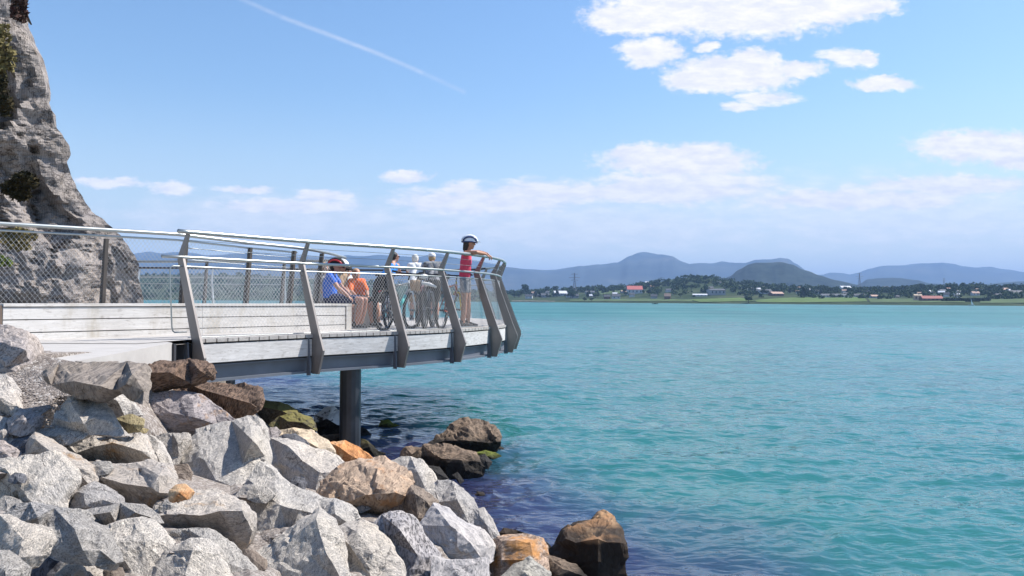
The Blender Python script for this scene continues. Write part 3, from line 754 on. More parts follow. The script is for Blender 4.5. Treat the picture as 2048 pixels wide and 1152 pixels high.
DB = rockmat('dark_basalt', (0.16, 0.165, 0.185), (0.06, 0.062, 0.07), sp=30, sthr=0.48)
DW = rockmat('dark_brown_stone', (0.24, 0.20, 0.165), (0.09, 0.07, 0.06), sp=34, sthr=0.48)
OR = rockmat('orange_stone', (0.52, 0.26, 0.11), (0.26, 0.10, 0.04), patch=(0.55, 0.40, 0.25), pamt=0.4, sp=34, sthr=0.45)
TN = rockmat('tan_stone', (0.60, 0.45, 0.32), (0.18, 0.12, 0.085), patch=(0.50, 0.26, 0.12), pamt=0.25, sp=26, sthr=0.42, bump=1.0)
CR = rockmat('cream_stone', (0.68, 0.57, 0.42), (0.4, 0.29, 0.17), sp=30, sthr=0.42)
YS = rockmat('ochre_stone', (0.40, 0.34, 0.19), (0.2, 0.16, 0.09), sp=40, sthr=0.45)
TR = rockmat('tidal_orange_rock', (0.46, 0.30, 0.17), (0.22, 0.14, 0.08), patch=(0.46, 0.25, 0.12), pamt=0.6, sp=30, sthr=0.45, tide=0.42)
BR = rockmat('sea_brown_rock', (0.24, 0.18, 0.13), (0.07, 0.055, 0.045), sp=24, sthr=0.48, tide=0.25, bump=1.0)
MO = rockmat('mossy_rock', (0.13, 0.11, 0.08), (0.035, 0.03, 0.024), moss=((0.17, 0.15, 0.05), 0.9, 1.7), sp=24, tide=0.15, bump=1.0)
GR = rockmat('green_weed_rock', (0.10, 0.11, 0.04), (0.03, 0.03, 0.02), moss=((0.13, 0.15, 0.025), 0.9, 1.6), sp=30, tide=0.03)
WT = rockmat('guano_rock', (0.06, 0.055, 0.05), (0.02, 0.02, 0.02), cover=((0.75, 0.74, 0.72), 1.22, 1.42), sp=24, tide=0)
WP = rockmat('pale_slab', (0.42, 0.40, 0.35), (0.17, 0.16, 0.15), sp=30, sthr=0.46)

def facet(q, k=0.7):
    d, pts = noise.voronoi(q); dv = noise.cell_vector(pts[0] * 7.31) - Vector((.5, .5, .5))
    return (q - pts[0]).dot(dv) * k - min(0.12, (d[1] - d[0])) * 0.0
def boulder(name, outline, ridges, mat, label, Y=None, tilt=0.9, thick=0.9, rough=1.0, group='boulders of the shore embankment', seed=None, grow=1.09, cat='boulder', sub=3):
    """outline and ridge points: (px, py[, d]); d = how far the corner stands out towards the viewer, in boulder sizes"""
    if len(outline) == 0: return
    n = len(outline)
    cx = sum(p[0] for p in outline) / n; cy = sum(p[1] for p in outline) / n
    A = 0
    for i in range(n):
        x0, y0 = outline[i][:2]; x1, y1 = outline[(i + 1) % n][:2]; A += x0 * y1 - x1 * y0
    size = math.sqrt(abs(A) / 2)
    Y0 = Y or depthY(cx, cy)
    S = size * Y0 / F
    seed = seed if seed is not None else int(cx * 7 + cy * 13)
    rnd = random.Random(seed)
    pts2 = []; dep = []
    def add(p, edge):
        x, y = p[0], p[1]
        if edge: x = cx + (x - cx) * grow; y = cy + (y - cy) * grow
        d = p[2] if len(p) > 2 else tilt * (y - cy) / size - (0.10 if edge else 0)
        pts2.append(Vector((x, y))); dep.append(d)
    for p in outline: add(p, True)
    for p in ridges: add(p, False)
    if not ridges:
        # break an unmarked face into a few facets
        for k in range(3):
            a = rnd.uniform(0, 6.28); q = rnd.uniform(0.15, 0.45) * size * 0.6
            x, y = cx + math.cos(a) * q, cy + math.sin(a) * q
            pts2.append(Vector((x, y))); dep.append(tilt * (y - cy) / size + rnd.uniform(0.04, 0.2))
    edges = [(i, (i + 1) % n) for i in range(n)]
    vv, ee, ff, ov, oe, of = delaunay_2d_cdt(pts2, edges, [list(range(n))], 1, 1e-4)
    dd = [dep[o[0]] if o else 0.0 for o in ov]
    verts = [P(v.x, v.y, Y0 - d * S) for v, d in zip(vv, dd)]
    bm = bmesh.new()
    bv = [bm.verts.new(v) for v in verts]
    for f in ff:
        try: bm.faces.new([bv[i] for i in f])
        except ValueError: pass
    # side and back: rim loop pushed back into the slope and drawn in
    rim = [i for i, o in enumerate(ov) if o and any(k < n for k in o)]
    rim.sort(key=lambda i: min(k for k in ov[i] if k < n))
    c3 = sum((verts[i] for i in rim), Vector()) / len(rim)
    back = []; 
    for lv, (push, shrink) in enumerate(((0.35, 0.97), (0.75, 0.62))):
        row = []
        for i in rim:
            v = verts[i]; q = c3 + (v - c3) * shrink
            row.append(bm.verts.new(q + Vector((0, S * thick * push, -S * 0.12 * push * 2))))
        back.append(row)
    ring = [bv[i] for i in rim]
    m = len(rim)
    for a, b_ in ((ring, back[0]), (back[0], back[1])):
        for i in range(m):
            try: bm.faces.new([a[i], a[(i + 1) % m], b_[(i + 1) % m], b_[i]])
            except ValueError: pass
    try: bm.faces.new(back[1])
    except ValueError: pass
    bmesh.ops.triangulate(bm, faces=bm.faces[:])
    bmesh.ops.recalc_face_normals(bm, faces=bm.faces[:])
    for k in range(sub):
        long = [e for e in bm.edges if e.calc_length() > S * 0.085]
        if not long: break
        bmesh.ops.subdivide_edges(bm, edges=long, cuts=1, use_grid_fill=True)
        bmesh.ops.triangulate(bm, faces=[f for f in bm.faces if len(f.verts) > 3])
        if k == 1: bmesh.ops.smooth_vert(bm, verts=bm.verts[:], factor=0.08, use_axis_x=True, use_axis_y=True, use_axis_z=True)
    bm.normal_update()
    off = Vector((seed % 97, seed % 31, seed % 53))
    moves = []
    for v in bm.verts:
        q = v.co / max(S, 0.05)
        h = noise.fractal(q * 1.3 + off, 1.0, 2.0, 3) * 0.028 + (abs(noise.noise(q * 3.1 + off)) - 0.25) * 0.025 + facet(q * 2.2 + off) * 0.11 + facet(q * 5.1 + off) * 0.035 + noise.fractal(v.co * 14 + off, 1.0, 2.0, 3) * 0.008 / max(S, .3) 
        moves.append(v.normal * (h * S * rough))
    for v, mv in zip(bm.verts, moves): v.co += mv
    lo = min(v.co.z for v in bm.verts); org = Vector((c3.x, c3.y, lo))
    for v in bm.verts: v.co -= org
    me = bpy.data.meshes.new(name); bm.to_mesh(me); bm.free(); me.materials.append(mat)
    o = bpy.data.objects.new(name, me); COL.objects.link(o); o.location = org
    tag(o, label, cat, group)
    return o

# terrain below the rocks
def build_terrain():
    V_, F_ = [], []
    us = list(range(-700, 1331, 20))
    BND = [(-700, 700), (60, 704), (130, 722), (350, 724), (420, 770), (505, 812), (620, 866), (700, 912), (800, 935), (870, 972), (960, 1045), (1010, 1092), (1100, 1122), (1240, 1158), (1330, 1190)]
    ts = [-2, -1] + [(i / 26) ** 1.3 for i in range(27)]
    for px in us:
        y0 = interp(BND, px)
        for t in ts:
            py = y0 + (1200 - y0) * max(t, 0)
            if t == 1: py = 1700
            qx = max(-60, px); qy = min(py, 1180)
            Y = depthY(qx, qy)
            if py > 1180: Y = Y * (1180 - 600) / (py - 600)
            lim = 260 if py < 780 else (260 - (py - 780) * 5.5 if py < 800 else 150 - (py - 800))
            gravel = max(0.0, min(1.0, (lim - px) / 30)) * max(0.0, min(1.0, (870 - py) / 30))
            Y = Y * (1.03 + 0.10 * (1 - gravel))
            p = P(px, py, Y)
            p.z += 0.02 * noise.fractal(p * 3, 1, 2, 4)
            if t < 0 and px > 400: p = p + Vector((0.5, 0.9, -0.9)) * (-t)
            elif t < 0 and px > 70: p = p + Vector((0, 0.1, -0.5)) * (-t)
            elif t < 0: p = p + Vector((0, 0.8, -0.05)) * (-t)
            V_.append(p)
    n = len(ts)
    for i in range(len(us) - 1):
        for j in range(n - 1): F_.append((i * n + j, i * n + j + 1, (i + 1) * n + j + 1, (i + 1) * n + j))
    m, nd, lk, b = newmat('gravel'); nt = m.node_tree
    g = nd.new('ShaderNodeNewGeometry').outputs['Position']
    vo = nd.new('ShaderNodeTexVoronoi'); vo.inputs['Scale'].default_value = 42; lk.new(g, vo.inputs['Vector'])
    vd = nd.new('ShaderNodeTexVoronoi'); vd.feature = 'DISTANCE_TO_EDGE'; vd.inputs['Scale'].default_value = 42; lk.new(g, vd.inputs['Vector'])
    cs = nd.new('ShaderNodeSeparateColor'); lk.new(vo.outputs['Color'], cs.inputs[0])
    c = rampnode(nt, [(0.0, (0.14, 0.115, 0.10)), (0.4, (0.235, 0.20, 0.175)), (0.8, (0.32, 0.28, 0.25)), (1, (0.44, 0.41, 0.38))], cs.outputs[0])
    e = rampnode(nt, [(0.0, (0.5, 0.5, 0.5)), (0.1, (1, 1, 1))], vd.outputs['Distance'])
    lk.new(mixc(nt, 1.0, c.outputs[0], e.outputs[0], 'MULTIPLY'), b.inputs['Base Color']); b.inputs['Roughness'].default_value = 0.95
    bp = nd.new('ShaderNodeBump'); bp.inputs['Strength'].default_value = 0.6; bp.inputs['Distance'].default_value = 0.02
    lk.new(vd.outputs['Distance'], bp.inputs['Height']); lk.new(bp.outputs[0], b.inputs['Normal'])
    o = meshobj('gravel_bank', V_, F_, m); o['kind'] = 'structure'
    # loose stones on the gravel
    rnd = random.Random(3); mb = MB()
    for i in range(1300):
        px = rnd.uniform(0, 165) if i % 3 else rnd.uniform(-200, 250); py = rnd.uniform(712, 860)
        if px > 60 and py < 722: continue
        Y = depthY(max(-60, px), py) * 1.03; p = P(px, py, Y); r = rnd.uniform(0.003, 0.011)
        mb.ball(p, (r * rnd.uniform(.8, 1.6), r * rnd.uniform(.8, 1.4), r * .55), 6, 4)
    o = mb.build('gravel_stones', plain('gravel_stone', (0.27, 0.235, 0.21), 0.95, var=0.3, scale=60)); tag(o, 'loose gravel stones scattered on the bank beside the path', 'gravel', kind='stuff')
build_terrain()
BOULDERS = [
 ([(-60,665),(0,656),(30,658),(52,665),(60,682),(60,705),(56,720),(62,736),(52,748),(20,756),(-60,760)], [(20,690,.35),(48,700,.4),(10,735,.45)], PK, 'pinkish rough boulder at the left edge below the bench end', {}),
 ([(88,750),(102,738),(125,730),(180,727),(250,727),(283,730),(284,750),(281,780),(278,808),(262,800,.15),(240,786,.1),(225,780,.1),(195,797,.1),(165,795,.1),(140,788,.1),(110,770,.1)], [(96,754,.22),(150,763,.3),(200,772,.36),(253,768,.4),(264,750,.3)], BS, 'long flat brown-grey slab lying against the concrete path', {'tilt':1.5,'Y':5.6}),
 ([(285,732),(330,722),(375,719),(395,724),(416,728),(422,738),(415,752,.05),(380,765,.05),(340,772,.0),(300,780,.0),(285,786,0)], [(292,744,.25),(340,745,.3),(400,741,.22)], BD, 'dark brown slab jutting out under the first railing post', {'tilt':1.3,'rough':1.8}),
 ([(305,776),(330,772),(380,770),(440,768),(490,768),(508,776),(513,795),(508,815,.1),(490,828,.0),(460,832,0),(430,815,0),(400,797,0),(360,790,0),(325,787)], [(400,778,.2),(450,792,.3),(500,806,.3)], BD, 'long dark brown slab with a broken right end above the water', {'tilt':1.0,'rough':1.8}),
 ([(283,805),(295,792),(330,786),(360,785),(400,792),(412,800),(440,820),(466,842),(430,848),(390,860,.1),(345,868,.1),(315,862,.1),(300,845),(285,825)], [(340,825,.28),(390,835,.35),(350,852,.3),(385,803,.1)], PG, 'purple-grey cracked boulder with an orange patch below the two dark slabs', {'tilt':.8}),
 ([(195,772),(210,769),(224,771),(245,785),(262,805),(278,828),(250,834),(228,837,.1),(215,822,.1),(200,800,.1)], [(212,790,.3),(235,802,.35),(222,780,.1)], G, 'small steep white granite block leaning on the flat brown slab', {}),
 ([(230,838),(262,830),(283,838),(283,850),(275,860,.1),(255,865,.1),(243,858,.1)], [(260,848,.3)], YS, 'small ochre stone wedged below the steep white block', {}),
 ([(270,862),(285,856),(296,858),(290,866),(275,868)], [], YS, 'tiny pale ochre pebble right of the ochre stone', {'sub':2}),
 ([(110,855,.0),(112,835,.05),(125,812),(143,795),(158,792),(172,799),(186,797),(200,808),(215,828),(235,855),(250,870),(235,870),(180,866,.25),(155,862,.2),(130,858,.0)], [(141,803,.15),(140,845,.4),(165,842,.45),(190,835,.2)], G, 'large bright granite boulder with a notched top beside the gravel', {'tilt':1.1}),
 ([(130,898,.0),(150,888),(185,860),(200,857),(215,862),(245,868),(278,870),(287,888),(292,905,.1),(298,918,.0),(230,925,.0),(180,928,.0),(150,912,.0)], [(140,893,.2),(152,906,.35),(190,893,.42),(225,885,.45),(255,893,.45),(285,903,.3)], GO, 'granite slab with a dark shaded underside below the notched boulder', {'tilt':1.5}),
 ([(70,863),(90,857),(160,851),(182,862),(165,875),(133,890),(115,888,.1),(85,874)], [(120,870,.2)], G2, 'flat grey granite block between the gravel and the shaded slab', {'tilt':1.2}),
 ([(16,842),(38,818),(55,820),(76,833),(73,850),(62,866),(40,872),(20,867)], [(48,840,.3),(62,850,.25)], PK, 'small pinkish boulder at the foot of the gravel', {}),
 ([(-60,760),(0,750),(10,753),(20,775),(30,812),(28,828),(18,838,.0),(8,830,0),(0,820,0),(-60,815,0)], [(0,795,.3),(20,825,.25)], G, 'granite boulder cut by the left edge beside the gravel', {'tilt':1.3}),
 ([(-60,838),(0,835),(12,840),(20,865),(26,885),(10,892),(-60,890)], [(5,865,.3)], GO, 'stained granite block at the left edge below the pinkish boulder', {}),
 ([(-60,890),(0,882),(20,895),(31,905),(32,920),(0,925),(-60,925)], [(5,903,.2)], PK, 'low pinkish granite block at the left edge above the big bright boulder', {}),
 ([(14,895),(30,880),(60,869),(80,874),(70,905),(55,922),(30,915)], [(40,895,.15),(58,882,.2)], DB, 'dark blue-grey stone wedged beside the striped boulder', {}),
 ([(50,922,-.1),(63,878),(74,871),(100,888),(150,915),(178,930),(183,950),(176,970),(150,990,.0),(118,1010,-.1),(90,960,-.1)], [(72,880,.25),(100,903,.3),(135,925,.35),(160,948,.3),(140,950,.1),(170,935,.15)], GO, 'wedge of granite with an orange stained ridge and dark left side', {'tilt':.8}),
 ([(-40,925),(20,918),(70,915),(100,905),(118,920),(135,940),(138,960),(125,985),(113,1003),(112,1020),(95,1020),(65,1014,.2),(30,1022,-.3),(-5,1010,-.3),(-40,960,-.2)], [(10,935,.05),(38,975,.25),(66,1008,.5),(80,960,.15)], G, 'big bright granite boulder with a dark side at the left edge', {'tilt':1.15}),
 ([(113,1018,0),(150,985),(185,966),(200,972),(228,990),(242,1012),(200,1024),(160,1030,.2),(135,1028,0)], [(166,985,.15),(172,1010,.45),(205,1000,.2)], G, 'pointed granite block with a dark left facet below the orange ridge', {}),
 ([(150,1030),(185,1018),(240,1008),(280,1012),(308,1030),(314,1046,0),(280,1056,-.1),(235,1050,-.1),(200,1060,-.1),(172,1045,-.1)], [(175,1030,.2),(220,1024,.35),(270,1024,.35),(300,1034,.25)], G2, 'flat grey slab with a shaded front left of the dark fronted block', {'tilt':1.6}),
 ([(182,930),(195,922),(230,930),(270,928),(300,922),(330,930),(338,955),(337,985),(325,1002,.1),(300,1016,.0),(270,1012,-.1),(230,990,-.1),(190,955,-.1)], [(205,955,.15),(250,968,.3),(298,974,.42),(318,950,.3),(318,985,.38)], GO, 'tan and white granite block with a rusty right end in the middle left', {'tilt':1.4}),
 ([(278,872),(300,872),(318,885),(332,908),(341,932),(338,955),(325,935),(298,920),(290,900)], [(312,905,.25)], G, 'narrow curved granite stone beside the black gap', {}),
 ([(338,1000),(340,980),(352,970),(368,968),(384,984),(374,998),(345,1004)], [(358,985,.25)], OR, 'small orange-brown stone in the gap under the large grey boulder', {}),
 ([(312,872),(345,867),(375,868),(379,880),(357,912),(342,940),(330,920)], [(355,885,.25),(345,905,.2)], G2, 'small granite wedge at the edge of the black gap', {}),
 ([(340,930),(350,915),(375,885),(395,862),(420,851),(460,845),(490,836),(508,840),(516,862),(522,890),(525,912),(515,945),(495,975),(478,1004),(440,990,.45),(400,984,.4),(360,974,.35),(342,960)], [(428,925,.2),(432,960,.42),(485,925,.12),(470,975,.45),(400,905,.05),(505,880,.25)], G, 'very large grey granite boulder in the middle with a vertical crack', {'tilt':.95}),
 ([(473,846),(488,833),(508,835),(522,858),(531,878),(526,886),(512,878),(500,852)], [(508,852,.2)], DW, 'small brown cap stone on top of the largest grey boulder', {}),
 ([(512,905),(520,886),(545,880),(575,884),(610,893),(645,902),(668,912),(685,930),(681,945),(652,965),(632,992),(600,985),(560,962),(525,935)], [(575,892,.05),(610,925,.3),(640,945,.35),(632,975,.42),(560,930,.1),(590,960,.35)], G, 'broad granite boulder with a grey left face below the cream stone', {'tilt':.9}),
 ([(475,1005),(500,962),(525,930),(560,955),(600,982),(632,992),(660,1000),(700,1020),(709,1036),(690,1046,.2),(662,1048,.3),(638,1030),(612,1042),(580,1076),(550,1096),(520,1112),(494,1106,.6),(490,1060),(478,1030)], [(560,1010,.25),(520,1060,.4),(600,1020,.3),(670,1028,.35)], G, 'huge pale granite boulder sloping down across the centre foreground', {'tilt':.9}),
 ([(306,1032),(320,1005),(350,995),(395,983),(430,985),(475,1005),(494,1030),(496,1060,.1),(490,1085,0),(470,1106,-.1),(440,1088,-.1),(420,1074,-.1),(380,1068,0),(330,1070,0),(305,1062,0)], [(310,1031,.2),(360,1027,.35),(400,1031,.42),(440,1022,.4),(484,1022,.38),(470,1070,.25)], GO, 'block with a pinkish lit top and a wide dark front face', {'tilt':1.5}),
 ([(632,992),(645,970),(680,940),(720,924),(755,919),(790,930),(810,945),(818,965),(814,995,.1),(795,1018,.0),(770,1032,-.1),(740,1037,-.1),(710,1032,-.1),(690,1014,-.1),(660,1003,.0)], [(655,995,.25),(700,1002,.38),(735,990,.5),(790,985,.35),(745,960,.2),(690,965,.15)], TN, 'tan pitted boulder with a shadowed underside in the middle of the bank', {'tilt':1.0,'rough':1.7}),
 ([(660,886),(690,884),(715,895),(750,921),(742,932),(700,938),(688,932),(667,908)], [(700,910,.25),(680,895,.15)], OR, 'bright orange stone at the foot of the steel column', {}),
 ([(545,882),(558,864),(585,857),(620,862),(650,880),(662,895),(668,915),(640,914),(600,906),(565,896)], [(605,878,.2),(640,898,.25)], CR, 'rounded cream boulder left of the steel column', {}),
 ([(544,886),(565,871),(590,868),(610,880),(623,902),(600,908),(570,898)], [(590,885,.25)], DB, 'blue-grey rounded stone in front of the cream boulder', {'Y':9.8}),
 ([(528,872),(540,856),(552,854),(560,864),(548,882),(530,884)], [(543,868,.25)], PK, 'small purple stone left of the cream boulder', {}),
 ([(496,828),(508,798),(535,803),(560,806),(592,820),(600,842),(560,848,0),(520,845,0)], [(530,815,.25),(565,822,.3)], MO, 'mossy olive rock under the edge of the deck', {}),
 ([(540,850),(560,832),(590,826),(622,835),(628,860,0),(600,868,0),(560,868,0)], [(575,842,.3),(605,845,.3)], MO, 'lower mossy rock with yellow-green lichen beside the white topped rock', {}),
 ([(627,848),(632,830),(650,818),(665,815),(682,826),(704,846),(706,872,0),(640,870,0)], [(655,838,.3),(675,850,.35)], WT, 'black rock with a white droppings covered top behind the column', {'Y':13.4}),
 ([(640,872),(680,868),(704,872),(702,890),(665,892)], [], BR, 'flat dark wet rock between the column and the white topped rock', {'Y':12.9}),
 ([(716,852),(728,856),(741,868),(738,874),(716,874)], [], GM, 'small grey rock in the water right of the column', {'Y':14.6}),
 ([(715,876),(735,882),(755,902),(768,906),(750,914),(730,906),(715,902)], [(738,894,.2)], MO, 'weedy rock at the waterline right of the column foot', {'Y':13.0}),
 ([(757,853),(763,841),(776,839),(786,847),(800,850),(780,855)], [(772,847,.3)], GR, 'small lime green weed covered rock out in the water', {'Y':15.6}),
 ([(853,894),(880,870),(905,852),(920,840),(928,837),(960,842),(985,852),(995,862),(993,882,.1),(986,903,.0),(940,908,-.05),(900,902,-.05)], [(885,882,.25),(925,880,.35),(975,886,.3),(940,860,.05)], BR, 'large rounded brown rock standing in the water', {'Y':13.0,'tilt':1.3,'rough':2.0}),
 ([(810,917,0),(812,897),(850,895),(870,897),(890,891),(920,898),(948,905),(957,925),(957,947,0),(935,958,0),(905,966,0),(872,958,0),(858,942,0),(830,922,0)], [(825,908,.2),(880,915,.35),(925,920,.35),(930,940,.3),(890,945,.3)], BR, 'jagged dark brown rock in front of the large rounded one', {'Y':11.4,'rough':2.4}),
 ([(952,914),(970,909),(983,924),(977,936),(956,943)], [(972,922,.25)], GM, 'small wet grey rock right of the jagged brown rock', {'Y':11.9}),
 ([(983,886),(996,890),(1011,899),(996,903),(982,903)], [], TN, 'small tan rock at the right foot of the large rounded rock', {'Y':13.4}),
 ([(948,906),(972,902),(990,905),(1002,912),(985,918),(955,915)], [], GR, 'flat yellow-green weed covered rock at the waterline', {'Y':12.6}),
 ([(856,932),(878,934),(896,958),(878,966),(862,955)], [(872,945,.2)], GM, 'wet grey stone tucked under the jagged brown rock', {'Y':11.0}),
 ([(905,950),(915,944),(928,962),(920,968)], [], GM, 'narrow pale stone at the waterline below the jagged rock', {'Y':10.8,'sub':2}),
 ([(949,990),(955,983),(966,984),(971,990),(960,996)], [(958,988,.3)], TN, 'tiny rock alone in the dark water', {'Y':10.2,'sub':2}),
 ([(780,928),(800,917),(822,915),(843,923),(865,945),(873,965),(881,985),(872,1004),(840,990),(818,975),(812,950)], [(835,945,.2),(850,975,.3)], G, 'rounded white granite boulder right of the tan pitted boulder', {}),
 ([(772,1036,-.15),(805,992),(820,973),(845,980),(873,1002),(869,1025),(852,1036,.2),(840,1052,.2),(815,1045,0)], [(830,988,.25),(836,1035,.5),(850,1000,.25)], DW, 'brown-grey split stone with a black left face', {'Y':7.4}),
 ([(870,966),(905,964),(925,980),(945,1000),(955,1022),(961,1056),(940,1052),(915,1042),(893,1015),(880,1005)], [(915,1000,.2),(930,1030,.35)], G, 'long bright granite boulder reaching down to the water', {}),
 ([(950,1022),(968,1017),(985,1040),(1001,1076),(986,1084),(965,1068),(950,1050)], [(972,1048,.25)], G, 'narrow granite boulder at the water edge of the bank', {}),
 ([(840,1052),(870,1010),(898,1018),(930,1048),(965,1062),(986,1092),(984,1118),(972,1128),(930,1130),(880,1122)], [(900,1052,.2),(940,1085,.35),(900,1100,.4)], GV, 'veined grey gneiss boulder with pale streaks near the water', {}),
 ([(868,1112),(900,1122),(972,1118),(974,1180),(862,1185)], [(915,1150,.2)], GV, 'pinkish veined block at the bottom edge', {'Y':5.2}),
 ([(748,1052),(768,1034),(800,1029),(822,1036),(838,1058),(862,1096),(884,1125),(868,1180),(808,1180),(800,1130),(778,1080)], [(800,1060,.25),(835,1110,.35)], GM, 'dark mottled gneiss boulder between the pale ones', {}),
 ([(668,1062),(690,1051),(720,1045),(748,1056),(772,1082),(796,1122),(808,1185),(680,1185),(672,1100)], [(715,1065,.05),(700,1090,.2),(745,1110,.3),(740,1150,.45)], G, 'tall granite boulder with a smooth rounded top at the bottom', {}),
 ([(484,1128,0),(500,1110,.1),(530,1092),(560,1076),(600,1042),(635,1023),(660,1040),(674,1072),(682,1112),(694,1185),(480,1190)], [(632,1040,.05),(580,1080,.1),(530,1125,.3),(620,1110,.3),(655,1110,.4),(560,1150,.4)], G, 'massive pale granite boulder at the bottom centre', {}),
 ([(315,1068),(380,1063),(420,1062),(442,1080),(472,1110),(500,1140),(515,1190),(440,1190),(405,1120),(350,1086)], [(420,1085,.2),(455,1125,.35)], G2, 'smooth light grey boulder below the dark front face', {}),
 ([(335,1102),(380,1080),(410,1084),(432,1112),(446,1150),(452,1195),(270,1195),(305,1135)], [(385,1100,.1),(370,1150,.4)], G, 'bright granite boulder at the bottom edge left of centre', {}),
 ([(206,1062),(240,1045),(275,1040),(300,1050),(325,1075),(347,1100),(332,1122),(295,1152),(262,1190),(213,1140,-.1),(226,1110,0),(212,1082,.0)], [(228,1080,.2),(240,1112,.4),(290,1085,.15),(262,1140,.4)], G, 'granite boulder with two dark notches on its left side', {}),
 ([(10,1034),(40,1012),(66,1010),(110,1020),(140,1024),(168,1045),(196,1060),(210,1090),(224,1122),(212,1137,.3),(180,1128,.4),(130,1120),(88,1112),(85,1060),(45,1046)], [(75,1035,.1),(150,1060,.15),(130,1080,.15),(200,1100,.3),(165,1100,.4)], G2, 'large speckled granite boulder in the lower left', {}),
 ([(-60,1035),(0,1033),(40,1048),(78,1056),(90,1080),(76,1110),(60,1132,.2),(38,1137,.2),(0,1107,.1),(-60,1105)], [(45,1075,.15),(35,1115,.45)], G, 'granite boulder with a dark lower edge at the left margin', {'Y':2.9}),
 ([(70,1125),(100,1102),(120,1094),(147,1115),(125,1140),(90,1160),(40,1180)], [(105,1120,.15)], DB, 'black-blue angular stone in the lower left corner', {}),
 ([(105,1158),(130,1126),(150,1117),(190,1130),(215,1150),(232,1195),(95,1195)], [(160,1140,.2)], GO, 'tan tinted granite boulder at the bottom left', {}),
 ([(-60,1108),(0,1105),(40,1137),(36,1160),(20,1195),(-60,1195)], [(10,1140,.25)], G2, 'grey granite boulder in the very bottom left corner', {'Y':2.55}),
 ([(982,1115),(998,1078),(1050,1071),(1085,1078),(1091,1105),(1096,1155),(1050,1150),(1000,1165),(972,1170)], [(1003,1081,.15),(1002,1120,.35),(1060,1085,.1),(1070,1120,.35)], rockmat('rusty_block', (0.42,0.33,0.27), (0.13,0.10,0.08), patch=(0.42,0.20,0.06), pamt=0.5, sp=26, tide=0.1), 'rust stained square block at the water edge', {}),
 ([(965,1190),(1030,1132),(1060,1117),(1075,1128),(1098,1146),(1105,1190)], [(1050,1145,.15)], WP, 'pale flat slab in front of the rust stained block', {'Y':6.2}),
 ([(996,1068),(1008,1057),(1032,1061),(1056,1070),(1042,1080,0),(1000,1078,0)], [(1010,1066,.2)], TR, 'small orange topped stone behind the rust stained block', {'Y':8.4}),
 ([(1060,1078),(1078,1078),(1096,1086),(1104,1098),(1096,1112),(1078,1104)], [], BR, 'dark tidal stone behind the rust stained block', {'Y':8.0}),
 ([(1098,1118,0),(1115,1086),(1128,1060),(1146,1048),(1185,1042),(1198,1028),(1210,1024),(1226,1035),(1236,1055),(1243,1090,.3),(1248,1152,.2),(1244,1195,.1),(1130,1195,.1),(1103,1150,.0)], [(1132,1078,.2),(1150,1085,.35),(1182,1064,.2),(1196,1078,.45),(1238,1086,.38),(1196,1150,.5),(1160,1110,.35)], TR, 'tall orange topped rock with black wet sides standing at the waterline', {'tilt':1.3,'Y':7.3,'rough':1.4}),
 ([(1095,1112),(1118,1118),(1150,1130),(1175,1155),(1190,1190),(1090,1190)], [(1125,1138,.2)], BR, 'low wet brown rock in front of the tall orange topped rock', {'Y':6.7}),
 ([(975,1088),(990,1078),(1000,1085),(996,1110),(978,1118)], [], BR, 'dark brown stone squeezed between the gneiss and the rust stained block', {'Y':6.9,'sub':2}),
 ([(690,1048),(708,1038),(745,1044),(752,1054),(720,1050)], [], DB, 'dark grey sliver of stone above the tall rounded granite boulder', {'Y':6.6,'sub':2}),
 ([(486,1100),(505,1102),(528,1120),(530,1138),(500,1146),(484,1132)], [(508,1120,.1)], DW, 'small dark stone beneath the huge sloping boulder', {'Y':3.9,'sub':2}),
]
for (ol, rd, mt, lab, kw) in BOULDERS:
    boulder('boulder', ol, rd, mt, lab, **kw)
# rubble filling the gaps between the big ones (each its own stone)
random.seed(21)
rub = 0
for k in range(70):
    px, py = random.uniform(-20, 980), random.uniform(880, 1150)
    lim = 905 + max(0, (px - 560)) * 0.42
    if py < lim + 30: continue
    r = random.uniform(16, 30); n = 7
    ol = [(px + r * random.uniform(.8, 1.2) * math.cos(a), py + r * .7 * random.uniform(.8, 1.2) * math.sin(a)) for a in [2 * math.pi * i / n for i in range(n)]]
    boulder('stone', ol, [], random.choice([G2, DW, G2, DB]), 'stone showing in a gap between the large boulders', Y=depthY(px, py) * 1.075, group='stones filling gaps between the boulders', sub=2, cat='stone')

